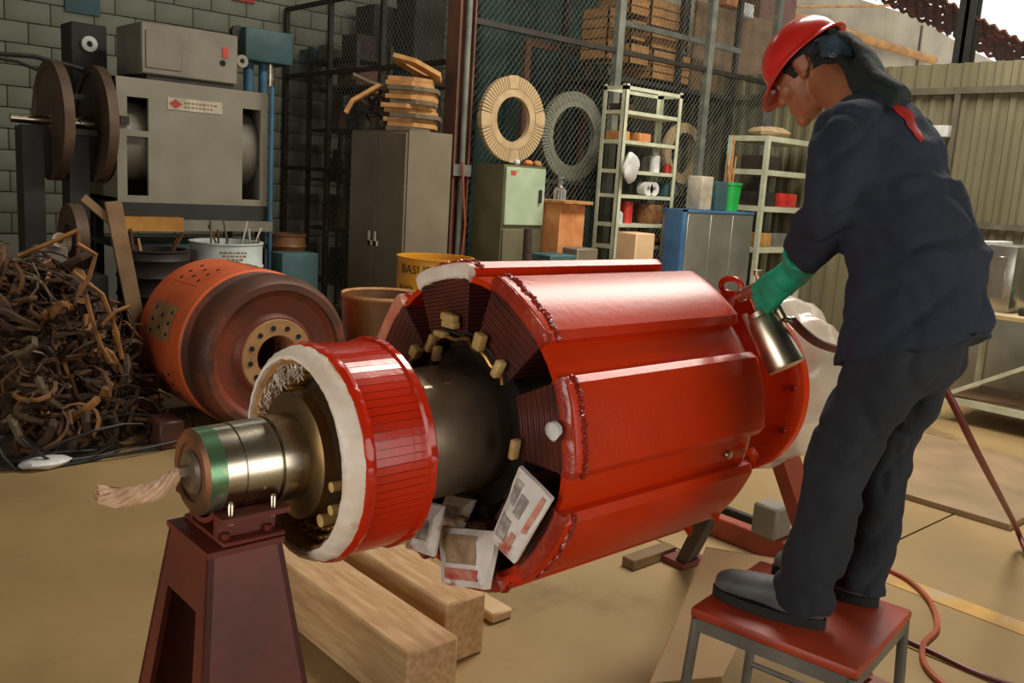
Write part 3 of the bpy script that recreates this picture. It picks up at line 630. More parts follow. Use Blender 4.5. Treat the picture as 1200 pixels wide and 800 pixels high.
# ================================================================== LEFT BACKGROUND
def text_mesh(s, size, m, name, parent, place, extrude=0.0):
    """lettering as a flat mesh; place(x, y) -> world point"""
    cu = bpy.data.curves.new(name, 'FONT'); cu.body = s; cu.size = size; cu.align_x = 'CENTER'; cu.resolution_u = 2
    t = bpy.data.objects.new(name, cu); col.objects.link(t); dg = bpy.context.evaluated_depsgraph_get(); dg.update()
    me = bpy.data.meshes.new_from_object(t.evaluated_get(dg)); bpy.data.objects.remove(t)
    org = ORIGIN[parent.name]
    for v in me.vertices: v.co = Vector(place(v.co.x, v.co.y)) - org
    me.materials.clear(); me.materials.append(M[m]); o = bpy.data.objects.new(name, me); col.objects.link(o); o.parent = parent; ORIGIN[o.name] = org; return o
MX0, MX1, MY, MZ0, MZ1 = 2.285, 3.475, 7.0, 1.27, 2.18
mc = thing('motor_housing', ((MX0+MX1)/2, MY+.3, MZ0), 'large off-white motor housing with side slots standing on the yellow beam', 'machine')
slots = [(on_y(149,130,MY).x, on_y(174,130,MY).x, on_y(162,153,MY).z, on_y(162,114,MY).z), (on_y(149,190,MY).x, on_y(174,190,MY).x, on_y(162,229,MY).z, on_y(162,160,MY).z), (on_y(284,180,MY).x, on_y(305,180,MY).x, on_y(294,234,MY).z, on_y(294,128,MY).z)]
ex = sorted({MX0, MX1, *[s[0] for s in slots], *[s[1] for s in slots]}); fp = MB()
ez = sorted({MZ0, MZ1, *[s[2] for s in slots], *[s[3] for s in slots]})
for i in range(len(ex)-1):
    for j in range(len(ez)-1):
        cx, cz = (ex[i]+ex[i+1])/2, (ez[j]+ez[j+1])/2
        if any(s[0] < cx < s[1] and s[2] < cz < s[3] for s in slots): continue
        fp.box((ex[i],MY,ez[j]), (ex[i+1],MY+.03,ez[j+1]))
fp.build('front_plate', 'machine_white', mc)
MB().box((MX0,MY+.03,MZ0), (MX0+.03,MY+.7,MZ1)).box((MX1-.03,MY+.03,MZ0), (MX1,MY+.7,MZ1)).box((MX0+.03,MY+.66,MZ0), (MX1-.03,MY+.7,MZ1)).build('side_plate', 'machine_white', mc)
MB().box((MX0,MY+.03,MZ1-.03), (MX1,MY+.7,MZ1)).box((MX0,MY+.03,MZ0), (MX1,MY+.7,MZ0+.03)).build('end_plate', 'machine_white', mc)
MB().lathe([(MX0+.04,0),(MX0+.04,.30),(MX1-.04,.30),(MX1-.04,0)], (0,MY+.36,(MZ0+MZ1)/2), 'x', 32).build('inner_core', 'machine_grey', mc)
p, q = on_y(196,115,MY), on_y(260,133,MY)
np_ = MB().box((p.x,MY-.006,(p.z+q.z)/2-.045), (q.x,MY,(p.z+q.z)/2+.045)).build('name_plate', 'plate_pale', mc)
zc = (p.z+q.z)/2; xl = p.x+.06
MB().add([(xl,MY-.008,zc-.035),(xl+.05,MY-.008,zc),(xl,MY-.008,zc+.035),(xl-.05,MY-.008,zc)], [(0,1,2,3)]).build('diamond_logo', 'logo_red', np_)
lb_ = MB()
for rr_, n_ in ((.014, 9), (-.016, 8)):
    x = p.x+.13
    for i in range(n_):
        w_ = .012+.012*((i*7) % 3)/2; lb_.box((x,MY-.008,zc+rr_-.007), (x+w_,MY-.006,zc+rr_+.007)); x += w_+.012
lb_.build('plate_lettering', 'ink_brown', np_)
MB().box((on_y(143,142,MY).x-.02,MY-.03,on_y(146,146,MY).z), (on_y(150,142,MY).x,MY,on_y(146,136,MY).z)).build('latch', 'tool_dark', mc)
# housing on top
x0, x1, z0, z1 = MX0+.2, 3.24, MZ1, 2.60
tb = thing('terminal_box', ((x0+x1)/2, MY+.35, z0), 'grey steel terminal box lying on top of the off-white motor housing', 'box')
MB().bevbox((x0,MY+.05,z0+.045), (x1,MY+.6,z1), .01, None, 1).build('box_body', 'machine_grey', tb)
MB().box((x0+.05,MY+.08,z0), (x1-.02,MY+.56,z0+.045)).build('base_skid', 'tool_dark', tb)
for (px, py, r_) in ((191,45,.032),(207,69,.02),(261,74,.024)):
    h = on_y(px, py, MY+.05); MB().lathe([(-.004,0),(-.004,r_),(.004,r_),(.004,0)], (h.x, MY+.05, h.z), 'y', 14).build('knockout_hole', 'dark_void', tb)
h = on_y(191,62,MY+.05); MB().bevbox((h.x-.13,MY+.04,h.z-.12), (h.x+.14,MY+.05,h.z+.15), .004, None, 1).build('cover_plate', 'machine_grey', tb)
h = on_y(264,62,MY+.05); MB().box((h.x-.025,MY+.044,h.z-.04), (h.x+.02,MY+.049,h.z+.04)).build('warning_label', 'logo_red', tb)
h = on_y(280,71,MY+.05); MB().lathe([(-.02,.02),(-.02,.05),(.02,.05),(.02,.02),(-.02,.02)], (h.x+.03,MY+.07,h.z), 'y', 16).build('lifting_eye', 'machine_white', tb)
# narrow dark box with pale lifting eye
p = on_y(105,50,7.85)
sb = thing('switch_box', (p.x, 7.98, 0), 'narrow dark grey pedestal box with a pale lifting eye behind the rusty discs', 'box')
MB().bevbox((p.x-.14,7.84,1.95), (p.x+.13,8.12,on_y(105,28,7.85).z), .008, None, 1).build('box_body', 'dark_store', sb)
MB().box((p.x-.06,7.9,.02), (p.x+.06,8.06,1.95)).build('pedestal', 'black_steel', sb)
MB().box((p.x-.16,7.84,0), (p.x+.16,8.12,.02)).build('base_plate', 'black_steel', sb)
MB().lathe([(-.015,.024),(-.015,.06),(.015,.06),(.015,.024),(-.015,.024)], (p.x-.01,7.825,on_y(101,51,7.82).z), 'y', 16).build('lifting_eye', 'white_plastic', sb)
# stand: yellow beam and dark legs
st = thing('machine_stand', ((MX0+MX1)/2, MY+.35, 0), 'dark steel stand with an ochre front beam under the motor housing', 'stand')
MB().box((MX0-.05,MY-.02,1.15), (MX1+.02,MY+.72,MZ0)).build('deck', 'dark_store', st)
bz_ = on_y(180,262,MY-.1).z
MB().box((MX0-.05,MY-.14,bz_-.055), (on_y(213,262,MY-.1).x,MY-.03,bz_+.05)).build('front_beam', 'ochre_pipe', st)
MB().box((on_y(213,262,MY-.1).x+.002,MY-.12,bz_-.05), (MX1,MY-.03,bz_+.03)).build('front_beam', 'machine_grey', st)
MB().box((MX0,MY-.03,.92), (MX1,MY+.7,.96)).build('lower_deck', 'press_teal', st)
for x in (MX0+.03, MX1-.07):
    for y in (MY, MY+.62): MB().box((x,y,0), (x+.06,y+.06,1.15)).build('leg', 'black_steel', st)
# two rusty discs on a shaft and its dark post
p = on_y(112,146,7.3); q = on_y(62,150,7.3)
ds = thing('disc_shaft', (q.x, 7.3, p.z-.43), 'two big rusty discs on a shaft beside the motor housing', 'shaft')
for xx in (p.x, q.x):
    MB().lathe([(-.02,.04),(-.02,.37),(-.035,.38),(-.035,.43),(.035,.43),(.035,.38),(.02,.37),(.02,.04),(-.02,.04)], (xx,7.3,p.z), 'x', 48).build('disc', 'disc_rust', ds)
MB().lathe([(q.x-.28,0),(q.x-.28,.032),(q.x-.02,.032),(q.x-.02,.04),(p.x-.12,.04),(p.x-.12,.055),(p.x+.02,.055),(p.x+.02,0)], (0,7.3,p.z), 'x', 20).build('shaft', 'steel', ds)
for k in range(4):
    a = R(20+90*k); MB().box((p.x-.05,7.3-.02+.2*math.cos(a),p.z-.02+.2*math.sin(a)), (q.x+.05,7.3+.02+.2*math.cos(a),p.z+.02+.2*math.sin(a))).build('tie_bar', 'fence_frame', ds)
for x, lb in ((q.x-.16,'dark steel post carrying the free end of the disc shaft'), ((p.x+q.x)/2,'dark steel post between the two rusty discs')):
    t = thing('support_post', (x, 7.3, 0), lb, 'post')
    MB().box((x-.07,7.2,.03), (x+.07,7.4,p.z-.05)).build('post_body', 'black_steel', t)
    MB().box((x-.12,7.1,0), (x+.12,7.5,.03)).build('base_plate', 'black_steel', t)
    MB().box((x-.05,7.24,p.z-.05), (x+.05,7.36,p.z-.04)).build('saddle', 'black_steel', t)
tag(MB().tube([on_y(-40,60,7.45), on_y(40,66,7.45), on_y(92,80,7.45), on_y(120,92,7.45)], .02, 6).build('thick_cable', 'cable_black'), 'thick black cable sagging along the wall to the rusty discs', 'cable')
tag(MB().tube([on_y(-40,62,7.6), on_y(20,72,7.6), on_y(60,88,7.6)], .014, 6).build('thin_cable', 'cable_black'), 'thin black cable hanging below the thick one on the wall', 'cable')
x0, x1, z0, z1 = span_y(76,-20,117,16,BACK_Y-.02)
tag(MB().box((x0,BACK_Y-.03,z0), (x1,BACK_Y-.005,z1)).build('notice_board', 'press_teal'), 'dark blue notice board high on the painted block wall', 'notice')
x0, x1, z0, z1 = span_y(272,-14,298,2,BACK_Y-.02)
tag(MB().box((x0,BACK_Y-.03,z0), (x1,BACK_Y-.005,z1)).build('paper_notice', 'logo_red'), 'small red paper notice high on the painted block wall', 'notice')
# blue hydraulic press
px0, px1 = on_y(291,100,7.75).x, on_y(317,100,7.6).x
pr = thing('hydraulic_press', ((px0+px1)/2, 7.75, 0), 'blue hydraulic press frame with teal head behind the motor housing', 'press')
for x, r_ in ((px0, .045), (px1, .04)): MB().cyl((x,7.75,0), (x,7.75,2.55), r_, None, 14).build('column', 'press_blue', pr)
hz0, hz1 = on_y(315,76,7.75).z, on_y(315,38,7.75).z
MB().bevbox((px0-.1,7.6,hz0), (px1+.22,7.9,hz1), .02).build('press_head', 'press_teal', pr)
MB().cyl((px0+.2,7.75,hz0-.25), (px0+.2,7.75,hz0), .05, None, 16).build('ram', 'steel', pr)
MB().box((px0-.12,7.6,0), (px1+.12,7.9,.12)).build('base', 'press_teal', pr)
MB().lathe([(-.03,0),(-.03,.06),(.03,.06),(.03,0)], (px0-.12,7.72,hz1-.05), 'y', 16).build('pulley', 'tool_dark', pr)
p = on_y(316,105,6.9); tag(MB().cyl((p.x+.035,6.93,0), (p.x+.035,6.93,on_y(314,100,6.9).z), .02, None, 10).build('blue_pipe', 'press_blue'), 'thin bright blue standpipe at the edge of the motor housing', 'pipe')
# drums on the floor
def drum_shape(name, c, r, h, m, label, cat, ribs=(), rim=True, wall=.012, depth=.25, fill=None):
    t = thing(name, (c[0], c[1], 0), label, cat)
    prof = [(0,0),(0,r)]
    for z in ribs: prof += [(z-.02,r),(z,r+.012),(z+.02,r)]
    prof += [(h-.02,r),(h-.01,r+.008),(h,r+.008),(h,r-wall),(h-depth,r-wall),(h-depth,0)]
    MB().lathe(prof, (c[0],c[1],0), 'z', 40).build('shell', m, t)
    return t
wd = drum_shape('white_drum', (2.93,6.55), .265, 1.02, 'bucket_white', 'white steel drum with worn print below the motor housing', 'drum', (.3,.62,.84))
pm = MB()
for row, (z, a0, n_) in enumerate(((.955,236,7),(.93,240,6),(.905,246,4))):
    a = a0
    for i in range(n_):
        w_ = 3.2+1.6*((i*5+row) % 3); pm.lathe([(z-.007,.2665),(z+.007,.2665)], (2.93,6.55,0), 'z', 2, a, a+w_); a += w_+1.8
pm.build('faded_print', 'ink_brown', wd)
for i in range(9):
    a = random.uniform(0,6.28); r_ = random.uniform(.05,.2); p0 = Vector((2.93+r_*math.cos(a), 6.55+r_*math.sin(a), .785)); d_ = Vector((random.uniform(-.5,.7), random.uniform(-.3,.3), 1)).normalized(); L_ = random.uniform(.25,.42)
    tag(MB().tube([p0, p0+d_*L_*.5+Vector((.02,0,0)), p0+d_*L_], .009, 5).build('metal_offcut', random.choice(['scrap_grey','plate_pale','scrap_brown'])), 'thin metal offcut sticking out of the white drum', 'offcut', 'offcuts in the white drum')
dd = drum_shape('slatted_drum', (2.36,6.5), .24, .97, 'barrel_dark', 'dark ribbed drum beside the white drum', 'drum', (.2,.35,.5,.65,.78,.9))
for i in range(7):
    a = random.uniform(0,6.28); r_ = random.uniform(.03,.17); p0 = Vector((2.36+r_*math.cos(a), 6.5+r_*math.sin(a), .735)); d_ = Vector((random.uniform(-.7,.6), random.uniform(-.3,.3), 1)).normalized(); L_ = random.uniform(.3,.45)
    tag(MB().tube([p0, p0+d_*L_], .013, 5).build('scrap_lath', random.choice(['scrap_brown','tape_tan','scrap_dark'])), 'brown scrap lath sticking out of the dark ribbed drum', 'lath', 'laths in the dark drum')
tag(MB().lathe([(-.04,.1),(-.04,.24),(.04,.24),(.04,.1),(-.04,.1)], (1.9,6.75,1.02), 'x', 32).build('spare_ring', 'disc_rust'), 'small rusty ring resting under the big discs', 'ring')
tag(MB().box((1.55,6.5,.0), (2.05,6.95,.78)).build('scrap_bin', 'dark_store'), 'dark steel bin behind the scrap pile', 'bin')
lx = on_y(108,258,6.5); tag(MB().bevbox((on_y(40,266,6.6).x,6.52,.78), (on_y(75,266,6.6).x,6.7,.98), .01, None, 1).build('grey_block', 'machine_grey'), 'grey steel block with an eye on the dark bin', 'block')
p = on_y(69,264,6.5); tag(MB().lathe([(-.012,.025),(-.012,.05),(.012,.05),(.012,.025),(-.012,.025)], (p.x,6.5,1.03), 'y', 16).build('eye_bolt', 'steel'), 'pale eye bolt standing on the grey block', 'bolt')
# leaning board
p, q = on_y(132,236,5.95), on_y(160,352,5.75)
tag(MB().bar(p, (q.x+.09, 5.72, .0), .10, .03, (0,-1,.2)).build('leaning_plank', 'old_board'), 'weathered plank leaning between the scrap pile and the drums', 'plank')
p, q = on_y(97,231,5.97), on_y(133,262,5.95)
tag(MB().bar(p, q, .05, .02, (0,-1,.2)).build('thin_lath', 'old_board'), 'thin lath sticking out sideways from the leaning plank', 'lath')
# goods between press and locker
tag(drum_shape('ochre_bucket', (on_y(340,280,6.9).x,6.95), .15, 1.05, 'barrel_brown', 'narrow ochre drum on the floor near the side fence', 'bucket', (.95,)), None)
tag(MB().bevbox((on_y(327,310,6.6).x,6.55,0), (on_y(370,310,6.6).x,6.75,on_y(345,296,6.6).z), .015).build('blue_case', 'press_teal'), 'dusty blue-grey case on the floor near the side fence', 'case')
# yellow waste drum with lettering, brown open barrel
YC = Vector((4.07, 5.42, 0)); YR = .285
yd = drum_shape('waste_drum', YC, YR, 1.01, 'barrel_yellow', 'yellow waste drum with black lettering behind the red rotor', 'drum', (.62,))
dirc = math.atan2(-YC.y, -YC.x)
def on_drum(z0_, off): return lambda x, y: (YC.x+(YR+.007)*math.cos(dirc+off+x/YR), YC.y+(YR+.007)*math.sin(dirc+off+x/YR), z0_+y)
text_mesh('BASURA', .09, 'ink_dark', 'lettering', yd, on_drum(.895, -.42))
text_mesh('NO', .09, 'ink_dark', 'lettering', yd, on_drum(.745, -.80))
ob = thing('open_barrel', (3.42, 5.1, 0), 'brown open barrel with a pale rim behind the rotor', 'barrel')
MB().lathe([(0,0),(0,.2),(.3,.26),(.55,.285),(.78,.30),(.78,.285),(.55,.27),(.3,.245),(.02,.19),(.02,0)], (3.42,5.1,0), 'z', 40).build('shell', 'barrel_brown', ob)
MB().lathe([(.77,.298),(.785,.306),(.8,.298),(.785,.284),(.77,.298)], (3.42,5.1,0), 'z', 40).build('rim', 'tape_tan', ob)
tag(MB().cyl((3.05,4.5,.12), (3.4,4.42,.12), .12, None, 20).build('pale_canister', 'galvanised'), 'pale grey canister lying before the open barrel', 'canister')
# ------------------------------------------------------------------ red perforated drum
DX, DY, DR = 2.47, 4.78, .49
dm = thing('perforated_drum', (DX, DY+.45, 0), 'large red-orange drum with rows of small holes lying on the floor', 'drum')
prof = [(.95,.2),(.95,DR-.02),(.93,DR),(.30,DR),(.285,DR-.012)]
MB().lathe(prof, (DX,DY,DR), 'y', 72).build('shell', 'drum_red', dm)
MB().lathe([(.285,DR-.012),(.27,DR-.045),(.2,DR-.045),(.19,DR-.02)], (DX,DY,DR), 'y', 72).build('groove', 'drum_dark', dm)
MB().lathe([(.19,DR-.02),(.17,DR-.008),(.08,DR-.008),(.03,DR-.02),(.0,DR-.05),(.0,DR-.09),(.02,DR-.10)], (DX,DY,DR), 'y', 72).build('rim', 'drum_dark', dm)
MB().lathe([(.02,DR-.10),(.05,DR-.13),(.06,.26),(.03,.235),(.03,.225)], (DX,DY,DR), 'y', 72).build('face', 'drum_face', dm)
MB().lathe([(.03,.225),(.02,.22),(.02,.13),(.05,.12),(.3,.12)], (DX,DY,DR), 'y', 48).build('hub_ring', 'drum_hub', dm)
for k in range(12):
    a = R(30*k+10); MB().lathe([(-.004,0),(-.004,.016),(.006,.016),(.006,0)], (DX+.175*math.cos(a),DY+.02,DR+.175*math.sin(a)), 'y', 10).build('bolt_hole', 'dark_void', dm)
hole = MB().lathe([(-.002,0),(-.002,.013),(.002,.013),(.002,0)], (0,0,0), 'x', 8).mesh('vent_hole'); hole.materials.append(M['dark_void'])
pan = None
for k in range(8):
    ac = 72+45*k
    pm = MB()
    for i in range(9):
        a = R(ac-13+26*i/8)
        for y in (.45, .80): pm.v.append(Vector((DX+(DR+.002)*math.cos(a), DY+y, DR+(DR+.002)*math.sin(a))))
    pm.f = [(2*i, 2*i+2, 2*i+3, 2*i+1) for i in range(8)]; pm.sm = [True]*8
    pm.build('worn_panel', 'drum_hub' if k % 2 == 0 else 'drum_red', dm)
    for (u_, da) in ((.50,-8),(.50,0),(.50,8),(.62,-4),(.62,5),(.74,-8),(.74,1),(.74,9)):
        a = R(ac+da); inst('vent_hole', hole, dm, Vector((DX+(DR+.003)*math.cos(a), DY+u_, DR+(DR+.003)*math.sin(a))) - ORIGIN[dm.name], (0, -a, 0))
# chocks
for i, (p, m, lb) in enumerate((((2.02,4.6),'timber_dark','dark wooden block chocked under the perforated drum'), ((1.86,4.95),'drum_dark','rusty block on the floor between scrap pile and perforated drum'))):
    tag(MB().bevbox((p[0]-.07,p[1]-.1,0), (p[0]+.07,p[1]+.1,.16), .01, None, 1).build('chock_block', m), lb, 'block')
# ------------------------------------------------------------------ scrap pile
PC = Vector((1.25, 5.75, 0))
def pile_h(x, y):
    u_ = (x-PC.x)/.78; w_ = (y-PC.y)/.75; d = math.sqrt(u_*u_+w_*w_)
    return max(0.0, 1.0*(1-d**2.2)) * (1+.15*nz((x,y,0),3))
cm = MB(); n_ = 46; vs_ = []
for i in range(n_+1):
    for j in range(n_+1):
        x = PC.x-.85+1.7*i/n_; y = PC.y-.8+1.6*j/n_; h = pile_h(x,y)
        vs_.append((x,y,max(0,h*.72+(.1*nz((x,y,0),9) if h > .05 else -.0)-.02)))
cm.add(vs_, [(i*(n_+1)+j, (i+1)*(n_+1)+j, (i+1)*(n_+1)+j+1, i*(n_+1)+j+1) for i in range(n_) for j in range(n_) if max(vs_[i*(n_+1)+j][2], vs_[(i+1)*(n_+1)+j+1][2]) > .001], True)
bmv = sorted({i for f in cm.f for i in f}); rm_ = {o: k for k, o in enumerate(bmv)}; cm.v = [cm.v[i] for i in bmv]; cm.f = [tuple(rm_[i] for i in f) for f in cm.f]
for t in range(900):
    x = PC.x+random.uniform(-.8,.8); y = PC.y+random.uniform(-.78,.4); h = pile_h(x,y)
    if h < .02: continue
    p0 = Vector((x,y,max(.02,h*.82))); pts = [p0]
    for k in range(4): pts.append(pts[-1]+Vector((random.uniform(-.09,.09), random.uniform(-.06,.06), random.uniform(-.05,.06))))
    for q in pts: q.z = max(q.z, .012)
    cm.tube(pts, random.uniform(.004,.010), 3, False)
tag(cm.build('scrap_heap', 'scrap_dark'), 'dark matted heap of burnt winding wire under the copper strips', 'scrap heap', kind='stuff')
def strip_mesh(kind, i):
    mb = MB(); rr_ = random.Random(100+i)
    if kind == 0:      # hairpin coil end
        L_ = rr_.uniform(.14,.3); W_ = rr_.uniform(.03,.07); pts = [(-W_,0,0),(-W_*1.05,.01,L_*.5),(-W_*.7,.02,L_*.85),(0,.03,L_),(W_*.7,.02,L_*.85),(W_*1.05,0,L_*.5),(W_,0,0)]
    elif kind == 1:    # arched strap
        L_ = rr_.uniform(.22,.42); pts = [(L_*(k/8-.5), .04*math.sin(k*1.4+i), L_*.32*math.sin(math.pi*k/8)) for k in range(9)]
    elif kind == 2:    # kinked strip
        L_ = rr_.uniform(.25,.5); z = 0; pts = [(L_*(k/6-.5), rr_.uniform(-.05,.05), rr_.uniform(-.05,.06)) for k in range(7)]
    else:              # curl
        L_ = rr_.uniform(.07,.13); pts = [(L_*math.cos(k*.55), L_*math.sin(k*.55), .02*k) for k in range(10)]
    r_ = rr_.uniform(.008,.016); mb.tube(pts, r_, 4 if kind < 3 else 5, True, .55 if i % 2 else 1.5)
    return mb.mesh('scrap_strip')
sv = [strip_mesh(k % 4, k) for k in range(20)]
for i, me in enumerate(sv): me.materials.append(M[['scrap_copper','scrap_brown','scrap_dark','scrap_brown','scrap_dark','scrap_grey','scrap_brown'][i % 7]])
cnt = 0
while cnt < 298:
    x = PC.x+random.uniform(-.8,.85); y = PC.y+random.uniform(-.8,.5); h = pile_h(x,y)
    if h < .03: continue
    if y > PC.y+.2 and random.random() < .6: continue
    o = bpy.data.objects.new('scrap_strip', sv[random.randrange(20)]); col.objects.link(o)
    o.location = (x, y, max(.05, h*.9+random.uniform(-.04,.05)))
    o.rotation_euler = (random.uniform(-1.2,1.2), random.uniform(-1.2,1.2), random.uniform(0,6.28))
    vi = sv.index(o.data); shp = ['hairpin','arched','kinked','curled'][vi % 4]; cl_ = {'scrap_copper':'bright copper','scrap_brown':'rusty brown','scrap_dark':'dark burnt','scrap_grey':'dull grey'}[o.data.materials[0].name]
    tag(o, cl_+' '+shp+' winding strip in the scrap pile beside the perforated drum', 'scrap strip', 'winding strips in the scrap pile'); cnt += 1
for i, pts in enumerate(([(85,318),(120,345),(135,385),(143,420)], [(100,345),(108,375),(118,405),(130,425)], [(120,380),(135,365),(152,358)], [(20,300),(55,286),(90,270),(92,282)], [(90,285),(112,298),(104,325),(92,345)])):
    P_ = [on_y(px, py, 5.18-.02*i) for px, py in pts]
    tag(MB().tube(P_, .013, 5, True, 1.4).build('copper_strap', 'scrap_copper'), ['long bright copper strap curving down the front of the scrap pile','thin copper strap hanging below the pile beside the longest strap','short copper strap jutting towards the perforated drum','copper strap bent over the top of the scrap pile','broad copper strap folded near the pile top'][i], 'strap')
for i in range(9):
    rr_ = random.Random(40+i); pts = [(rr_.uniform(60,140), rr_.uniform(380,440))]
    P_ = []
    a0 = rr_.uniform(0,6.3); cx = 1.35+rr_.uniform(-.25,.35); cy = 4.92+rr_.uniform(-.05,.12); ra = rr_.uniform(.18,.42)
    for k in range(15):
        a = a0+k*.4; P_.append((cx+ra*1.1*math.cos(a), cy+ra*.32*math.sin(a), .012+max(0,.16*math.sin(k*.45+i))*(1 if i < 6 else .2)))
    tag(MB().tube(P_, .008, 5).build('loose_cable', 'cable_black'), 'loose black cable looped on the floor before the scrap pile', 'cable', 'cables before the scrap pile')
o = MB().ball((1.2,4.86,.03), (.13,.07,.03), 12, 6)
for v in o.v: v += Vector((nz(v,14)*.03, nz(v,14,4)*.02, nz(v,18,2)*.01)); v.z = max(v.z, 0.0)
tag(o.build('crumpled_paper', 'white_plastic'), 'crumpled white paper on the floor among the black cables', 'paper')
# ================================================================== RIGHT SIDE: work table and machines
wt = thing('work_table', (7.45, 2.0, 0), 'pale steel work table with a diagonal brace by the corrugated wall', 'table')
TT = .87
MB().bevbox((6.95,.9,TT-.04), (7.8,2.85,TT), .006, None, 1).build('table_top', 'table_top', wt)
for x in (6.98,7.72):
    for y in (.93,2.78): MB().box((x,y,0), (x+.05,y+.05,TT-.04)).build('leg', 'cream_steel', wt)
MB().bar((7.0,2.78,.17), (7.0,.95,.17), .04, .05).build('lower_rail', 'cream_steel', wt)
MB().bar((7.0,2.76,.2), (7.0,1.75,.80), .03, .05, (1,0,0)).build('brace', 'cream_steel', wt)
MB().bevbox((7.03,.98,.17), (7.7,2.74,.20), .004, None, 1).build('lower_shelf', 'old_board', wt)
gm = thing('green_machine', (7.4, 2.1, .2), 'green machine casing standing under the work table', 'machine')
MB().bevbox((7.1,1.55,.26), (7.65,2.2,.8), .03).build('casing', 'green_machine', gm)
MB().bevbox((7.12,1.57,.2), (7.63,2.18,.26), .005, None, 1).build('foot', 'black_steel', gm)
for i in range(5): MB().box((7.094,1.65+i*.1,.45), (7.1,1.70+i*.1,.7)).build('vent_slot', 'dark_void', gm)
y0, y1 = on_x(1190,330,7.15).y, on_x(1138,330,7.15).y
sx = thing('stainless_cabinet', (7.4, (y0+y1)/2, TT), 'shiny stainless box with a white edge on the work table', 'box')
MB().bevbox((7.1,y0,TT), (7.6,y1-.09,1.36), .01).build('cabinet_body', 'stainless', sx)
MB().bevbox((7.08,y1-.09,TT), (7.62,y1,1.38), .008).build('white_edge', 'white_plastic', sx)
MB().bevbox((7.095,y0+.06,TT+.1), (7.1,y1-.15,1.28), .002, None, 1).build('door', 'stainless', sx)
tag(MB().bevbox((7.05,y0-.4,TT), (7.4,y0-.08,TT+.06), .015).build('dark_tray', 'tool_dark'), 'dark tray on the work table beside the stainless box', 'tray')
tag(MB().bevbox((7.2,y0-.34,TT+.06), (7.36,y0-.12,TT+.16), .02).build('green_clamp', 'green_machine'), 'small green clamp on the dark tray', 'clamp')
pb = on_x(1118,240,9.9)
tag(MB().bevbox((9.84,pb.y-.12,1.48), (9.94,pb.y+.12,1.78), .01).build('orange_case', 'orange_box'), 'small orange case on the lower rail of the corrugated wall', 'case')
pb = on_x(1102,155,9.9); tag(MB().bevbox((9.85,pb.y-.1,pb.z-.05), (9.94,pb.y+.1,pb.z+.07), .008).build('white_notice', 'white_plastic'), 'small white panel fixed on the corrugated wall', 'panel')
tag(MB().bevbox((8.2,2.4,0), (8.9,3.6,1.0), .02).build('grey_crate', 'galvanised'), 'grey metal crate on the floor behind the work table', 'crate')
# steel floor plate
tag(MB().bevbox((4.86,1.50,.0), (6.3,2.62,.035), .004, None, 1).build('floor_plate', 'plate_steel'), 'flat rusty steel plate lying on the concrete floor behind the worker', 'plate')
# ================================================================== THE ROTOR
YA, ZA = 1.685, .99
AX = Vector((0, YA, ZA))
def pol(x, r, a): return Vector((x, YA - r*math.cos(R(a)), ZA + r*math.sin(R(a))))   # a = 0 faces the camera side (-Y), 90 is up
def hit(px, py, r):
    d = ray(px, py); oy, oz = EYE.y-YA, EYE.z-ZA; A_ = d.y**2+d.z**2; B_ = 2*(d.y*oy+d.z*oz); C_ = oy*oy+oz*oz-r*r
    t = (-B_-math.sqrt(max(0, B_*B_-4*A_*C_)))/(2*A_); P_ = EYE+d*t; return P_.x, math.degrees(math.atan2(P_.z-ZA, -(P_.y-YA)))
ro = thing('motor_rotor', (1.7, YA, ZA-.1), 'large red varnished electric motor rotor with eight poles on steel stands', 'rotor')
def lx(prof, name, m, n=64, parent=None, jit=None): return MB().lathe(prof, AX, 'x', n, 0, 360, jit).build(name, m, parent or ro)
# shaft, near end
lx([(.686,0),(.686,.058),(.680,.060),(.680,.078),(.688,.088)], 'end_face', 'rust_face')
lx([(.676,0),(.676,.04),(.684,.046)], 'centre_boss', 'gunmetal', 32)
lx([(.688,.088),(.722,.089)], 'green_band', 'green_enamel')
lx([(.722,.089),(.757,.0895),(.758,.087),(.762,.087),(.763,.0905),(.835,.0915),(.836,.086),(.842,.086),(.843,.093),(.90,.094)], 'journal', 'steel')
nut = MB(); nut.prism([(YA+.018*math.cos(R(60*k)), ZA+.018*math.sin(R(60*k))) for k in range(6)], 'x', .655, .676); nut.build('hex_nut', 'aluminium', ro)
lx([(.90,.094),(.90,.128),(.905,.137),(.93,.139)], 'collar', 'bronze')
lx([(.93,.139),(1.0,.139),(1.0,.10)], 'collar_rim', 'gunmetal')
# commutator ring
CR, C0, C1 = .236, .95, 1.105
lx([(1.0,.139),(1.01,.18),(1.02,.215),(1.09,.215),(1.1,.17),(1.105,.15)], 'commutator_hub', 'core_black')
nbar = 84; bm_ = MB(); w_ = 2*math.pi*CR/nbar*.46
bm_.box((C0,-w_,.205), (C1,w_,CR)); bar_me = bm_.mesh('commutator_bar'); bar_me.materials.append(M['varnish_scarlet'])
for k in range(nbar): inst('commutator_bar', bar_me, ro, AX-ORIGIN[ro.name], (2*math.pi*k/nbar, 0, 0))
lx([(C0+.01,CR-.005),(C1-.01,CR-.005)], 'bar_filler', 'varnish_dark', 96)
jt = lambda s: (lambda u_, k: .0028*nz((math.cos(2*math.pi*u_)*9, math.sin(2*math.pi*u_)*9, k*.7), 1.0, s) + .0016*nz((math.cos(2*math.pi*u_)*34, math.sin(2*math.pi*u_)*34, k), 1.0, s+3))
lx([(C0-.012,.222),(C0-.008,.238),(C0+.004,.243),(C0+.015,.240),(C0+.018,.234)], 'red_bead', 'varnish_scarlet', 180, None, jt(1))
lx([(C1-.012,.234),(C1-.006,.242),(C1+.008,.243),(C1+.018,.232),(C1+.02,.2)], 'red_bead', 'varnish_scarlet', 180, None, jt(5))
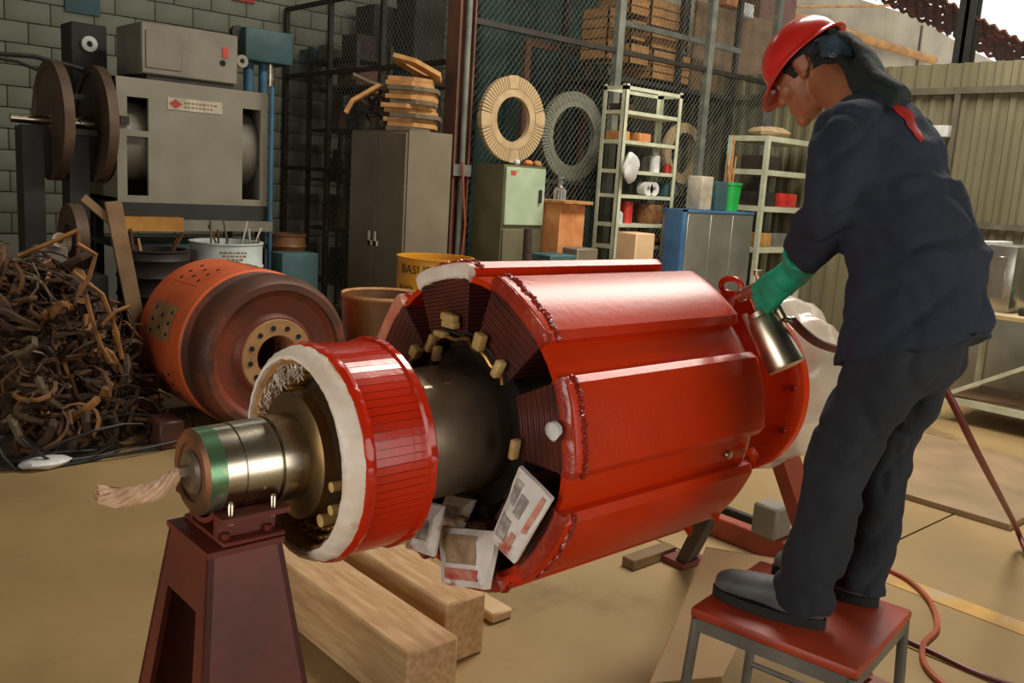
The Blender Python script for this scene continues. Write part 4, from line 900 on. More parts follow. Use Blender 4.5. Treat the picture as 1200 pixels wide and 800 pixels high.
lx([(C0-.004,.236),(C0-.02,.235),(C0-.036,.228),(C0-.046,.216),(C0-.046,.208),(C0-.03,.204),(C0+.05,.204)], 'cotton_tape', 'tape_white', 220, None, jt(9))
# ragged flap of brown tape at the far upper side and frayed fibres
lx([(C0-.044,.212),(C0-.030,.198),(C0+.02,.196),(C0+.06,.19)], 'inner_tape', 'tape_tan', 120, None, jt(13))
lx([(C0+.05,.196),(C0+.055,.14)], 'inner_face', 'core_black', 64)
fr = MB()
for i in range(120):
    a = random.uniform(95, 175); r_ = random.uniform(.18,.2); p0 = pol(C0+random.uniform(-.03,.02), .200, a); p1 = pol(C0-.02+random.uniform(-.03,.02), r_-random.uniform(.01,.03), a+random.uniform(-4,4))
    fr.tube([p0, p0.lerp(p1,.5)+Vector((-.006,0,0)), p1], .0014, 3, False)
tag(fr.build('frayed_fibres', 'tape_white', ro), kind='stuff')
stud = MB().cyl((-.03,0,0), (.05,0,0), .006, None, 8).mesh('brass_stud'); stud.materials.append(M['brass'])
for k in range(46):
    a = R(360*k/46); 
    for rr_, dx in ((.186, 0), (.170, .012)):
        inst('brass_stud', stud, ro, pol(C0+.02+dx+random.uniform(-.008,.008), rr_, math.degrees(a)+(4 if rr_ < .18 else 0)) - ORIGIN[ro.name])
for (px, py, r_) in ((388,571,.011),(387,598,.011),(375,610,.014)):
    P_ = on_x(px, py, .905); MB().tube([P_, P_+Vector((.05,0,0))], [r_, r_*.8], 10).build('cream_stud', 'lead_cream', ro)
# barrel with pins, spider core
lx([(1.105,.15),(1.105,.156),(1.13,.158),(1.40,.160),(1.41,.155)], 'hub_barrel', 'gunmetal', 72)
for (px, py) in ((549,441),(524,447),(501,455)):
    X_, a_ = hit(px, py, .159); c_ = pol(X_, .158, a_); n_ = (c_-Vector((X_,YA,ZA))).normalized()
    MB().bar(c_-Vector((.011,0,0)), c_+Vector((.011,0,0)), .008, .012, n_).build('key_pin', 'aluminium', ro)
lx([(1.40,.16),(1.405,.205),(1.42,.212),(2.05,.212),(2.06,.1)], 'spider_core', 'core_black', 64)
# ---- eight poles
PX0, PX1, RO, HALF = 1.362, 2.085, .414, 16.3
def arc_poly(r0_, r1_, half, n=10, round_=True):
    """cross-section (y,z) of a pole shoe pointing up (+z), slightly flattened with rounded shoulders"""
    out = []
    for i in range(n+1):
        t = -1+2*i/n; a = R(half*t); r_ = r1_*(.75+.25*math.cos(R(half))/math.cos(a)) - (.020*max(0, abs(t)-.84)**1.4*9 if round_ else 0)
        out.append((r_*math.sin(a), r_*math.cos(a)))
    for i in range(n+1):
        t = 1-2*i/n; a = R(half*.985*t); out.append((r0_*math.sin(a), r0_*math.cos(a)))
    return out
def pole_meshes():
    sh_ = MB(); po = arc_poly(.374, RO, HALF, 12); n = len(po); secs = [(PX0,.965),(PX0+.006,.99),(PX0+.02,1),(PX1-.03,1),(PX1-.012,.995),(PX1-.003,.975),(PX1,.955)]
    vs = [(x, y*s_, (z-.37)*s_+.37 if s_ < 1 else z) for x, s_ in secs for y, z in po]
    fs = [(i*n+j, i*n+(j+1) % n, (i+1)*n+(j+1) % n, (i+1)*n+j) for i in range(len(secs)-1) for j in range(n)] + [tuple(range(n-1,-1,-1)), tuple(range((len(secs)-1)*n, len(secs)*n))]
    sh_.add(vs, fs, True)
    co = MB(); nl = 15
    for i in range(nl):
        z0_, z1_ = .232+(.142/nl)*i, .232+(.142/nl)*(i+1); hw = .074+(.103-.074)*i/(nl-1); e = .0 if i % 2 else .0008
        co.bevbox((PX0-.004-e,-hw-e,z0_+.0003), (PX1-.06+e,hw+e,z1_-.0003), .0012, None, 1)
    pc = MB().box((PX0+.03,-.045,.2), (PX1-.1,.045,.374))
    tp = MB(); pts = []
    for i in range(25):
        t = -1+2*i/24; a = R(HALF*.99*t); r_ = .396*(.6+.4*math.cos(R(HALF))/math.cos(a))-(.012*max(0, abs(t)-.85)**1.4*9); pts.append((r_*math.sin(a), r_*math.cos(a)))
    vs = []; fs = []
    for i, (y, z) in enumerate(pts):
        j1, j2 = .0014*nz((y*40,z*30,1)), .0014*nz((y*40,z*30,7))
        for dx, dz in ((.012,.016),(-.004+j2,.017+j1),(-.009+j1,.010+j2),(-.009+j2,-.016+j1),(-.002,-.024),(.012,-.024)): vs.append((PX0+dx, y*(1+dz/.4), z*(1+dz/.4)))
    for i in range(24):
        for k in range(5): fs.append((i*6+k, i*6+k+1, (i+1)*6+k+1, (i+1)*6+k))
    fs += [tuple(range(5,-1,-1)), tuple(range(144,150))]
    tp.add(vs, fs, True)
    bd = MB(); P2 = []; rr_ = []
    for i in range(61):
        t = -1+2*i/60; a = R(HALF*1.0*t); r_ = (RO-.001)*(.75+.25*math.cos(R(HALF))/math.cos(a))-(.020*max(0, abs(t)-.84)**1.4*9); P2.append((PX0+.026+.006*nz((t*9,0,0))+.005*math.sin(i*1.9), r_*math.sin(a), r_*math.cos(a))); rr_.append(.0062+.0022*math.sin(i*2.3)+.002*nz((t*30,3,0)))
    bd.tube(P2, rr_, 7)
    return sh_, co, pc, tp, bd
meshes = [mb.mesh(nm) for mb, nm in zip(pole_meshes(), ('pole_shoe','field_coil','pole_core','edge_tape','stitched_bead'))]
for me, m in zip(meshes, ('varnish_red','coil_brown','core_black','tape_red','varnish_dark')):
    me.materials.append(M[m]); me.set_sharp_from_angle(angle=R(38))
tape_glare = meshes[3].copy(); tape_glare.materials.clear(); tape_glare.materials.append(M['tape_white'])  # pale copy for the top pole: glare painted into the tape colour
tape_mid = meshes[3].copy(); tape_mid.materials.clear(); tape_mid.materials.append(M['tape_pink'])
A0 = 13.5
for k in range(8):
    a = A0+45*k; rx = R(90-a)            # local up (+z) turned to the pole angle: (0, -cos a, sin a)
    s_ = inst('pole_shoe', meshes[0], ro, AX-ORIGIN[ro.name], (rx, 0, 0))
    inst('field_coil', meshes[1], s_); inst('pole_core', meshes[2], s_)
    inst('edge_tape', tape_glare if k == 2 else tape_mid if k == 3 else meshes[3], s_); inst('stitched_bead', meshes[4], s_)
gb_ = MB().prism([(.380*math.sin(R(t)), .380*math.cos(R(t))) for t in (-8,-4,0,4,8)] + [(.365*math.sin(R(t)), .365*math.cos(R(t))) for t in (8,0,-8)], 'x', PX0+.004, PX1-.02).mesh('slot_wedge'); gb_.materials.append(M['varnish_red'])
for k in range(8): inst('slot_wedge', gb_, ro, AX-ORIGIN[ro.name], (R(90-A0-45*k-22.5), 0, 0))
for k, (px, py) in enumerate(((854,533),)):
    X_, a_ = hit(px, py, .388); bolt_o = MB().lathe([(.384,0),(.384,.012),(.392,.011),(.393,.006),(.389,.005),(.389,0)], (0,0,0), 'z', 16).build('slot_bolt', 'aluminium', ro); bolt_o.matrix_local = Matrix.Translation(AX+Vector((X_,0,0))-ORIGIN[ro.name]) @ Matrix.Rotation(R(90-a_), 4, 'X')
for v in bolt_o.data.vertices: v.co += ORIGIN[ro.name]        # built about the axis, not about the rotor base
# leads between the coils: wire ring and cream wrapped joints
lead = MB(); P_ = []
for i in range(49):
    a = 40+ i*(250/48); P_.append(pol(1.345+.006*math.sin(i*.9), .226+.006*math.sin(i*1.7), a))
MB().tube(P_, .0055, 7).build('lead_wire', 'brass', ro)
MB().tube([p+Vector((.012,0,0)) + (p-Vector((p.x,YA,ZA))).normalized()*.012 for p in P_], .004, 6).build('lead_wire', 'cable_black', ro)
for (px, py, w1, w2, rz) in ((527,372,.05,.02,.1),(528,380,.05,.018,.0),(517,391,.042,.016,0),(562,400,.028,.042,.3),(584,432,.02,.045,.5),(603,526,.016,.05,.15),(506,402,.018,.05,.4),(512,414,.016,.04,.2),(487,412,.03,.03,.5)):
    P_ = on_x(px, py, 1.335); mt = Matrix.Translation(P_) @ Matrix.Rotation(rz, 4, 'X')
    MB().bevbox((-.012,-w1/2,-w2/2), (.012,w1/2,w2/2), .005, mt).build('lead_wrap', 'lead_cream', ro)
# far end: end winding, big flange disc, shaft
lx([(2.03,.372),(2.10,.365),(2.16,.33),(2.17,.22),(2.17,.12)], 'end_winding', 'varnish_dark', 72)
lx([(2.10,.12),(2.40,.12),(2.44,.16),(2.46,.25),(2.465,.288),(2.475,.298),(2.505,.298),(2.51,.288),(2.51,.1)], 'flange_disc', 'varnish_red', 96)
for k in range(12):
    a = 30*k+8; MB().lathe([(2.452,0),(2.452,.010),(2.47,.011)], pol(0,.268,a), 'x', 8).build('flange_bolt', 'varnish_dark', ro)
lx([(2.51,.1),(2.62,.1),(2.62,.085),(3.1,.085),(3.1,0)], 'tail_shaft', 'steel', 40)
lug = MB()
for (px, py) in ((857,335),): c_ = on_x(px, py, 2.2); P_ = [c_+Vector((0,.035*math.cos(R(t)),.022*math.sin(R(t)))) for t in range(0,361,20)]
lug.tube(P_, .009, 8).tube([c_+Vector((0,0,-.02)), c_+Vector((0,.01,-.12))], .014, 8).build('lifting_lug', 'varnish_red', ro)
# paint runs at the bottom far end
for (px, py) in ((880,528),(805,622),(835,600)):
    X_, a_ = hit(px, py, .40); c_ = pol(X_, .395, a_); MB().tube([c_, c_+Vector((.01,-.01,-.015)), c_+Vector((.012,-.012,-.035))], [.014,.012,.003], 8).build('varnish_drip', 'varnish_red', ro)
# rope out of the shaft centre
P_ = [Vector((.70,YA,ZA)), Vector((.655,YA-.0,ZA)), on_x(185,574,.62), on_x(160,581,.59), on_x(135,584,.56), on_x(116,578,.54)]
rp = MB()
for s_ in range(7):
    a = 2*math.pi*s_/7; pts = []
    for i in range(22):
        t = i/21*(len(P_)-1); k = min(int(t), len(P_)-2); c_ = P_[k].lerp(P_[k+1], t-k); rr_ = .004+.010*min(1, i/8); pts.append(c_+Vector((0, rr_*math.cos(a+i*.35), rr_*math.sin(a+i*.35))))
    rp.tube(pts, .0062, 5)
for s_ in range(30):
    e = P_[-1]; rp.tube([e+Vector((.05,0,0)), e+Vector((random.uniform(-.012,.01), random.uniform(-.012,.012), random.uniform(-.012,.014)))], .0014, 3, False)
tag(rp.build('frayed_rope', 'rope_pale', None, (.70,YA,ZA-.02)), 'frayed pale rope poking out of the rotor shaft end', 'rope')
# newspaper wads between the coils
def paper_wad(corners, thick, label, seed, group=None, red=True):
    c = [Vector(p) for p in corners]; n_ = (c[1]-c[0]).cross(c[3]-c[0]).normalized()
    if n_.dot(FWD) > 0: n_ = -n_
    mb = MB(); N_ = 10; f = []
    for s_ in (0, 1):
        for i in range(N_+1):
            for j in range(N_+1):
                p = c[0].lerp(c[1], i/N_).lerp(c[3].lerp(c[2], i/N_), j/N_); edge = min(i,N_-i,j,N_-j)/N_
                p = p + n_*((thick if s_ == 0 else 0)*(.55+.45*min(1, edge*5))) + n_*(.012*nz(p,16,seed)*(1 if s_ == 0 else .2)); mb.v.append(p)
    K = (N_+1)**2
    for i in range(N_):
        for j in range(N_):
            q_ = (i*(N_+1)+j, (i+1)*(N_+1)+j, (i+1)*(N_+1)+j+1, i*(N_+1)+j+1); f.append(q_); f.append(tuple(K+x for x in reversed(q_)))
    for i in range(N_):
        for (a_, b_) in (((i,0),(i+1,0)), ((i,N_),(i+1,N_)), ((0,i),(0,i+1)), ((N_,i),(N_,i+1))):
            x, y = a_[0]*(N_+1)+a_[1], b_[0]*(N_+1)+b_[1]; f.append((x, y, K+y, K+x))
    mb.f = f; mb.sm = [False]*len(f)
    t = thing('newspaper', sum(c, Vector())/4, label, 'newspaper', group); mb.build('sheet', 'newsprint', t)
    def patch(u0, u1, v0, v1, m, nm):
        q = []
        for i in range(7):
            for j in range(7):
                u_, v_ = u0+(u1-u0)*i/6, v0+(v1-v0)*j/6; p = c[0].lerp(c[1], u_).lerp(c[3].lerp(c[2], u_), v_); ed = min(u_,1-u_,v_,1-v_)
                q.append(p+n_*(thick*(.55+.45*min(1, ed*5))+.0025)+n_*(.012*nz(p,16,seed)))
        MB().add(q, [(i*7+j, (i+1)*7+j, (i+1)*7+j+1, i*7+j+1) for i in range(6) for j in range(6)]).build(nm, m, t)
    return patch
X_ = 1.30
pt = paper_wad([on_x(580,628,X_), on_x(606,658,X_+.02), on_x(650,583,X_+.04), on_x(612,545,X_+.02)], .03, 'white newspaper wad with red print stuffed under the pole tape', 2)
pt(.80,.92,.45,.95,'print_red','red_column'); pt(.1,.45,.15,.45,'print_grey','grey_column'); pt(.35,.6,.55,.8,'print_grey','photo_block'); pt(.08,.3,.6,.9,'print_grey','grey_column'); pt(.55,.72,.1,.35,'print_red','photo_block')
pt = paper_wad([on_x(526,684,1.28), on_x(575,690,1.30), on_x(588,622,1.32), on_x(517,616,1.30)], .035, 'folded newspaper with a tan picture stuffed in the bottom of the rotor', 6)
pt(.18,.8,.4,.9,'newsprint_ad','picture_block'); pt(.15,.85,.12,.32,'print_red','red_headline')
pt = paper_wad([on_x(478,640,1.2), on_x(512,650,1.24), on_x(522,592,1.26), on_x(492,585,1.22)], .03, 'crumpled grey newspaper behind the folded one in the rotor', 11); pt(.2,.7,.3,.7,'print_grey','grey_column')
pt = paper_wad([on_x(510,612,1.34), on_x(545,618,1.36), on_x(560,585,1.37), on_x(525,578,1.35)], .02, 'small newspaper scrap tucked beside the rotor barrel', 15); pt(.2,.7,.3,.7,'print_grey','grey_column')
P_ = on_x(649,504,1.33); o = MB().ball(P_, (.014,.018,.02), 10, 8)
for v in o.v: v += Vector((nz(v,60)*.008, nz(v,60,3)*.008, nz(v,60,6)*.008))
tag(o.build('plastic_scrap', 'white_plastic'), 'small white plastic scrap stuck on the pole tape', 'scrap')
# plastic film round the tail end of the rotor
pf = MB(); N_, K_ = 72, 16; vs_ = []
for k in range(K_+1):
    x = 2.56+.42*k/K_; rb = .235+.045*math.sin(math.pi*min(1, k/K_*1.3)) - (.07*max(0, k/K_-.75)*4)
    for i in range(N_):
        a = 2*math.pi*i/N_; s_ = math.sin(a); r_ = rb + .028*nz((math.cos(a)*2.2, s_*2.2, x*6),1.3,4) + .014*nz((math.cos(a)*7, s_*7, x*16),1,8)
        if s_ < -.3: r_ += .06*(-.3-s_)
        vs_.append((x, YA-r_*math.cos(a), ZA+r_*s_))
pf.add(vs_, [(k*N_+i, k*N_+(i+1) % N_, (k+1)*N_+(i+1) % N_, (k+1)*N_+i) for k in range(K_) for i in range(N_)], True)
tag(pf.build('plastic_wrap', 'plastic_film'), 'crumpled translucent plastic film wrapped round the rotor tail', 'plastic film')
lx([(2.55,.1),(2.56,.20),(2.95,.20),(2.96,.1)], 'wrapped_bearing', 'tape_tan', 40)
# ================================================================== STANDS AND TIMBER UNDER THE ROTOR
def stand(X0, X1, top, label, m, hy=.10, fx=.10, fy=.15, rsh=.092):
    t = thing('steel_stand', ((X0+X1)/2, YA, 0), label, 'stand')
    xm = (X0+X1)/2; yt0, yt1 = YA-hy, YA+hy
    b = [(X0-fx, yt0-fy), (X1+fx, yt0-fy), (X1+fx, yt1+fy), (X0-fx, yt1+fy)]; u_ = [(X0, yt0), (X1, yt0), (X1, yt1), (X0, yt1)]
    def pnt(i, s_): return Vector((u_[i][0]+(b[i][0]-u_[i][0])*s_, u_[i][1]+(b[i][1]-u_[i][1])*s_, top*(1-s_)))
    # plates on the -Y and +Y sides, frames with an opening on the -X and +X sides
    for (i, j, nm) in ((0,1,'side_plate'), (3,2,'side_plate')):
        q = [pnt(i,0), pnt(j,0), pnt(j,1), pnt(i,1)]; off = Vector((0, .012 if i == 0 else -.012, 0)); MB().add(q+[v+off for v in q], [(0,1,2,3),(7,6,5,4),(0,4,5,1),(1,5,6,2),(2,6,7,3),(3,7,4,0)]).build(nm, m, t)
    for (i, j, sx) in ((0,3,1), (1,2,-1)):
        q0, q1, b0, b1 = pnt(i,0), pnt(j,0), pnt(i,1), pnt(j,1); off = Vector((sx*.012,0,0)); fr_ = MB()
        i0, i1 = q0.lerp(b0,.14).lerp(q1.lerp(b1,.14), .2), q0.lerp(b0,.14).lerp(q1.lerp(b1,.14), .8); j0, j1 = b0.lerp(b1,.14), b0.lerp(b1,.86)
        for quad in ((q0, q1, q1.lerp(b1,.14), q0.lerp(b0,.14)), (q0.lerp(b0,.14), i0, j0, b0), (i1, q1.lerp(b1,.14), b1, j1)):
            quad = list(quad); fr_.add(quad+[v+off for v in quad], [(0,1,2,3),(7,6,5,4),(0,4,5,1),(1,5,6,2),(2,6,7,3),(3,7,4,0)])
        fr_.build('end_frame', m, t)
    MB().box((X0-.004,yt0-.004,top), (X1+.004,yt1+.004,top+.012)).build('top_plate', m, t)
    MB().bevbox((X0+.03,YA-hy+.002,top+.012), (X1+.01,YA+hy-.002,top+.022), .003, None, 1).build('saddle_base', m, t)
    # curved saddle cradling the shaft, its lips along both sides with short studs
    MB().lathe([(X0+.02,rsh+.001),(X0+.02,rsh+.012),(X1+.01,rsh+.012),(X1+.01,rsh+.001)], AX, 'x', 16, 222, 318).build('saddle', m, t)
    for y in (-1, 1):
        MB().box((X0+.03,YA+y*.06-.008,top+.022), (X1,YA+y*.06+.008,ZA-.072)).build('saddle_web', m, t)
        MB().box((X0+.02,YA+y*.094-.022,ZA-.077), (X1+.01,YA+y*.094+.022,ZA-.066)).build('saddle_lip', m, t)
        for x in (X0+.045, X1-.02):
            MB().tube([(x,YA+y*.098,ZA-.085), (x,YA+y*.098,ZA-.045), (x,YA+y*.098,ZA-.04)], [.007,.007,.004], 10).build('stud_bolt', 'steel', t)
            MB().cyl((x,YA+y*.075,top+.022), (x,YA+y*.075,top+.034), .009, None, 6).build('base_nut', m, t)
    return t
stand(.677, .832, .845, 'dark red steel stand carrying the near shaft end by the timber beams', 'stand_red')
TXC = 2.77
rt = thing('steel_trestle', (TXC, YA, 0), 'rusty orange A-frame trestle carrying the plastic wrapped tail end', 'trestle')
for s_ in (-1, 1):
    fx_, fy_ = (TXC, YA-.455) if s_ < 0 else (3.10, 2.20)
    MB().bar((TXC,YA+s_*.035,.80), (fx_,fy_,.03), .11, .05, (0,1,0)).build('leg', 'trestle_orange' if s_ < 0 else 'timber_dark', rt)
    MB().bevbox((fx_-.08,fy_+s_*.015-.06,0), (fx_+.08,fy_+s_*.015+.06,.03), .004, None, 1).build('foot_plate', 'stand_red', rt)
MB().box((TXC-.07,YA-.09,.745), (TXC+.07,YA+.09,.80)).build('saddle_block', 'trestle_orange', rt)
# timbers
for (x0, x1, y0, y1, z1, lb) in ((1.44,1.63,1.96,3.35,.22,'long pale timber beam beside the dark red stand'), (1.72,1.89,2.14,3.3,.22,'shorter pale timber beam under the middle of the rotor')):
    mb = MB().bevbox((x0,y0,0), (x1,y1,z1), .008, None, 1); tag(mb.build('timber_beam', 'timber'), lb, 'beam')
p = on_z(573,712,.02); tag(MB().bevbox((p.x-.05,p.y-.08,0), (p.x+.05,p.y+.08,.04), .008, None, 1).build('wood_offcut', 'cardboard'), 'small pale wood offcut on the floor under the rotor', 'offcut')
tag(MB().bevbox((2.84,2.28,0), (3.13,2.35,.045), .004, None, 1).build('low_plank', 'old_board'), 'short plank lying on the floor at the foot of the trestle', 'plank')
tag(MB().bevbox((3.46,1.75,0), (3.53,2.5,.10), .006, None, 1).build('red_beam', 'trestle_orange'), 'rusty red steel beam lying on the floor behind the trestle', 'beam')
tag(MB().bevbox((3.68,1.72,0), (3.72,2.6,.07), .006, None, 1).build('dark_beam', 'black_steel'), 'thin dark steel beam lying behind the rusty red beam', 'beam')
tag(MB().bevbox((3.43,1.98,.10), (3.56,2.11,.25), .012, None, 1).build('grey_block', 'machine_grey'), 'small grey steel block standing on the rusty red beam', 'block')
# cardboard sheet leaning on the stool
ca = [at_d(828,642,2.72), at_d(916,656,2.80)]; bl = on_z(762,800,.005); ca += [bl+(ca[1]-ca[0]), bl]; ca[2].z = .005
cbm = MB(); nn = (ca[1]-ca[0]).cross(ca[3]-ca[0]).normalized()*.006; cbm.add(ca+[v+nn for v in ca], [(0,1,2,3),(7,6,5,4),(0,4,5,1),(1,5,6,2),(2,6,7,3),(3,7,4,0)])
tag(cbm.build('cardboard_sheet', 'cardboard'), 'pale cardboard sheet leaning against the red stool', 'cardboard')
# stool
SC, SH = Vector((2.07, 1.09, 0)), .55
sl = thing('metal_stool', SC, 'square red-topped stool on grey tube legs under the worker', 'stool')
mt = Matrix.Translation(SC) @ Matrix.Rotation(R(9), 4, 'Z')
MB().bevbox((-.215,-.215,SH-.028), (.215,.215,SH), .008, mt, 2).build('seat', 'stool_red', sl)
ap = MB()
for (a_, b_) in (((-.2,-.2),(.2,-.2)),((.2,-.2),(.2,.2)),((.2,.2),(-.2,.2)),((-.2,.2),(-.2,-.2))): ap.bar(mt @ Vector((*a_,SH-.045)), mt @ Vector((*b_,SH-.045)), .02, .034)
ap.build('seat_frame', 'stool_leg', sl)
for sx in (-1,1):
    for sy in (-1,1):
        MB().cyl(mt @ Vector((sx*.2,sy*.2,SH-.03)), mt @ Vector((sx*.225,sy*.225,0)), .014, None, 12).build('leg', 'stool_leg', sl)
    MB().cyl(mt @ Vector((sx*.213,-.213,.22)), mt @ Vector((sx*.213,.213,.22)), .009, None, 8).build('stretcher', 'stool_leg', sl)
# ================================================================== THE WORKER
def blob(name, mb, voxel, m, parent, smooth=4, fold=None, keep=None):
    """one continuous skin over overlapping lofts: voxel remesh, smooth, then cloth folds"""
    me = mb.mesh(name+'_raw'); o = bpy.data.objects.new(name, me); col.objects.link(o)
    rm = o.modifiers.new('remesh', 'REMESH'); rm.mode = 'VOXEL'; rm.voxel_size = voxel; rm.use_smooth_shade = True
    if smooth: s_ = o.modifiers.new('smooth', 'SMOOTH'); s_.iterations = smooth; s_.factor = .5
    dg = bpy.context.evaluated_depsgraph_get(); dg.update()
    me2 = bpy.data.meshes.new_from_object(o.evaluated_get(dg)); bpy.data.objects.remove(o)
    me2.name = name
    if fold:
        nrm = [v.normal.copy() for v in me2.vertices]
        for v, n_ in zip(me2.vertices, nrm): v.co += n_*fold(v.co)
    if keep:
        bm = bmesh.new(); bm.from_mesh(me2); bmesh.ops.delete(bm, geom=[v for v in bm.verts if not keep(v.co)], context='VERTS'); bm.to_mesh(me2); bm.free()
    org = ORIGIN[parent.name]
    for v in me2.vertices: v.co -= org
    me2.polygons.foreach_set('use_smooth', [True]*len(me2.polygons)); me2.materials.clear(); me2.materials.append(M[m])
    o = bpy.data.objects.new(name, me2); col.objects.link(o); o.parent = parent; ORIGIN[o.name] = org; return o
def limb(mb, pts, radii, n=14, flat=1.0, up=None):
    """round-ended tapering limb"""
    pts = [Vector(p) for p in pts]; P_, r_ = [], []
    for i in range(len(pts)-1):
        for k in range(5): t = k/5; P_.append(pts[i].lerp(pts[i+1], t)); r_.append(radii[i]+(radii[i+1]-radii[i])*t)
    P_.append(pts[-1]); r_.append(radii[-1]); mb.tube(P_, r_, n, True, flat, up)
    for p, q in zip(pts, radii): mb.ball(p, q*.985, 12, 8)
    return mb
wk = thing('person', (2.1, 1.08, SH), 'person in navy coverall and red hard hat standing on the stool spraying', 'person')
ank = {-1: Vector((1.995,1.065,SH+.09)), 1: Vector((2.235,1.045,SH+.09))}
knee = {-1: Vector((2.025,1.035,SH+.42)), 1: Vector((2.235,1.02,SH+.42))}
hip = {-1: Vector((2.04,.925,1.29)), 1: Vector((2.22,.93,1.29))}
sho = {-1: Vector((1.965,1.085,1.745)), 1: Vector((2.30,1.10,1.745))}
elb = {-1: on_x(972,238,1.90), 1: Vector((2.42,1.02,1.50))}
wri = {-1: on_x(934,316,2.07), 1: Vector((2.43,1.02,1.33))}
pel = Vector((2.125,.935,1.30)); wst = Vector((2.13,.955,1.47)); chs = Vector((2.132,1.03,1.64)); upc = Vector((2.132,1.09,1.755)); nck = Vector((2.15,1.175,1.84))
HF = Vector((-.18,.76,-.62)).normalized()          # gaze, down at the work
HS = HF.cross(Vector((0,0,1))).normalized()        # to the worker's right
HU = HS.cross(HF).normalized()
HC = on_x(948,88,2.19)                             # head centre
HS, HF, HU = HS*.9, HF*.9, HU*.9
HM = Matrix((HS, HF, HU)).transposed().to_4x4(); HM.translation = HC   # local x right, y forward, z up
hl = lambda x, y, z: HM @ Vector((x, y, z))
def torso(mb, g=0.0):
    X_ = Vector((1,0,0))
    def ring(c, rx, ry, tilt): c = Vector(c); return (c, X_*(rx+g), Vector((0,math.cos(tilt),-math.sin(tilt)))*(ry+g))
    mb.loft([ring(pel+Vector((0,0,-.07)),.10,.09,0), ring(pel,.155,.115,0), ring(pel.lerp(wst,.5),.158,.115,.1), ring(wst,.15,.112,.2), ring(wst.lerp(chs,.5),.165,.12,.3), ring(chs,.178,.125,.35), ring(chs.lerp(upc,.6),.18,.115,.45), ring(upc+Vector((0,.01,.02)),.15,.085,.6), ring(nck.lerp(upc,.4),.075,.06,.7)], 20)
# ---- body: one continuous mesh, head to hands and legs
hd = MB()
hd.ball(hl(0,-.012,.03), (.073,.092,.085), 22, 16, HM.to_3x3())
hd.loft([(hl(0,.012,.06), HS*.066, HF*.076), (hl(0,.022,.02), HS*.069, HF*.073), (hl(0,.028,-.02), HS*.066, HF*.064), (hl(0,.034,-.06), HS*.055, HF*.056), (hl(0,.046,-.095), HS*.038, HF*.040), (hl(0,.054,-.112), HS*.02, HF*.024)], 18)
hd.loft([(hl(0,.080,.025), HS*.008, HF*.010), (hl(0,.096,.004), HS*.010, HF*.012), (hl(0,.106,-.018), HS*.015, HF*.014), (hl(0,.096,-.030), HS*.013, HF*.012)], 12)   # nose
hd.loft([(hl(-.05,.074,.034), HU*.008, HF*.012), (hl(-.02,.088,.038), HU*.009, HF*.010), (hl(.02,.088,.038), HU*.009, HF*.010), (hl(.05,.074,.034), HU*.008, HF*.012)], 10)  # brow
hd.loft([(hl(-.022,.084,-.056), HU*.005, HF*.008), (hl(0,.094,-.054), HU*.007, HF*.009), (hl(.022,.084,-.056), HU*.005, HF*.008)], 10)   # lips
hd.loft([(hl(-.02,.082,-.068), HU*.005, HF*.008), (hl(0,.091,-.068), HU*.007, HF*.009), (hl(.02,.082,-.068), HU*.005, HF*.008)], 10)
hd.ball(hl(0,.078,-.098), .021, 12, 8)            # chin
for s_ in (-1, 1):
    hd.ball(hl(s_*.045,.062,-.012), .024, 12, 8)  # cheek
    hd.loft([(hl(s_*.070,-.008,.020), HF*.016, HU*.026), (hl(s_*.079,-.014,.022), HF*.021, HU*.033), (hl(s_*.083,-.018,.022), HF*.019, HU*.031)], 14)   # ear
    hd.ball(hl(s_*.076,-.004,-.012), .011, 8, 6)
limb(hd, [hl(0,-.03,-.03), nck+Vector((0,-.01,.0)), upc+Vector((0,.0,.0))], [.056,.056,.07])
torso(hd, -.03)
hand_pts = {}
GR = {}                                            # hand frames
for s_ in (-1, 1):
    limb(hd, [sho[s_], elb[s_], wri[s_]], [.05,.038,.027])
    limb(hd, [hip[s_], knee[s_], ank[s_]], [.08,.052,.037])
    hd.loft([(ank[s_]+Vector((0,-.04,-.04)), Vector((.03,0,0)), Vector((0,0,.035))), (ank[s_]+Vector((0,.03,-.045)), Vector((.035,0,0)), Vector((0,0,.033))), (ank[s_]+Vector((-.01,.12,-.06)), Vector((.036,0,0)), Vector((0,0,.018)))], 12)
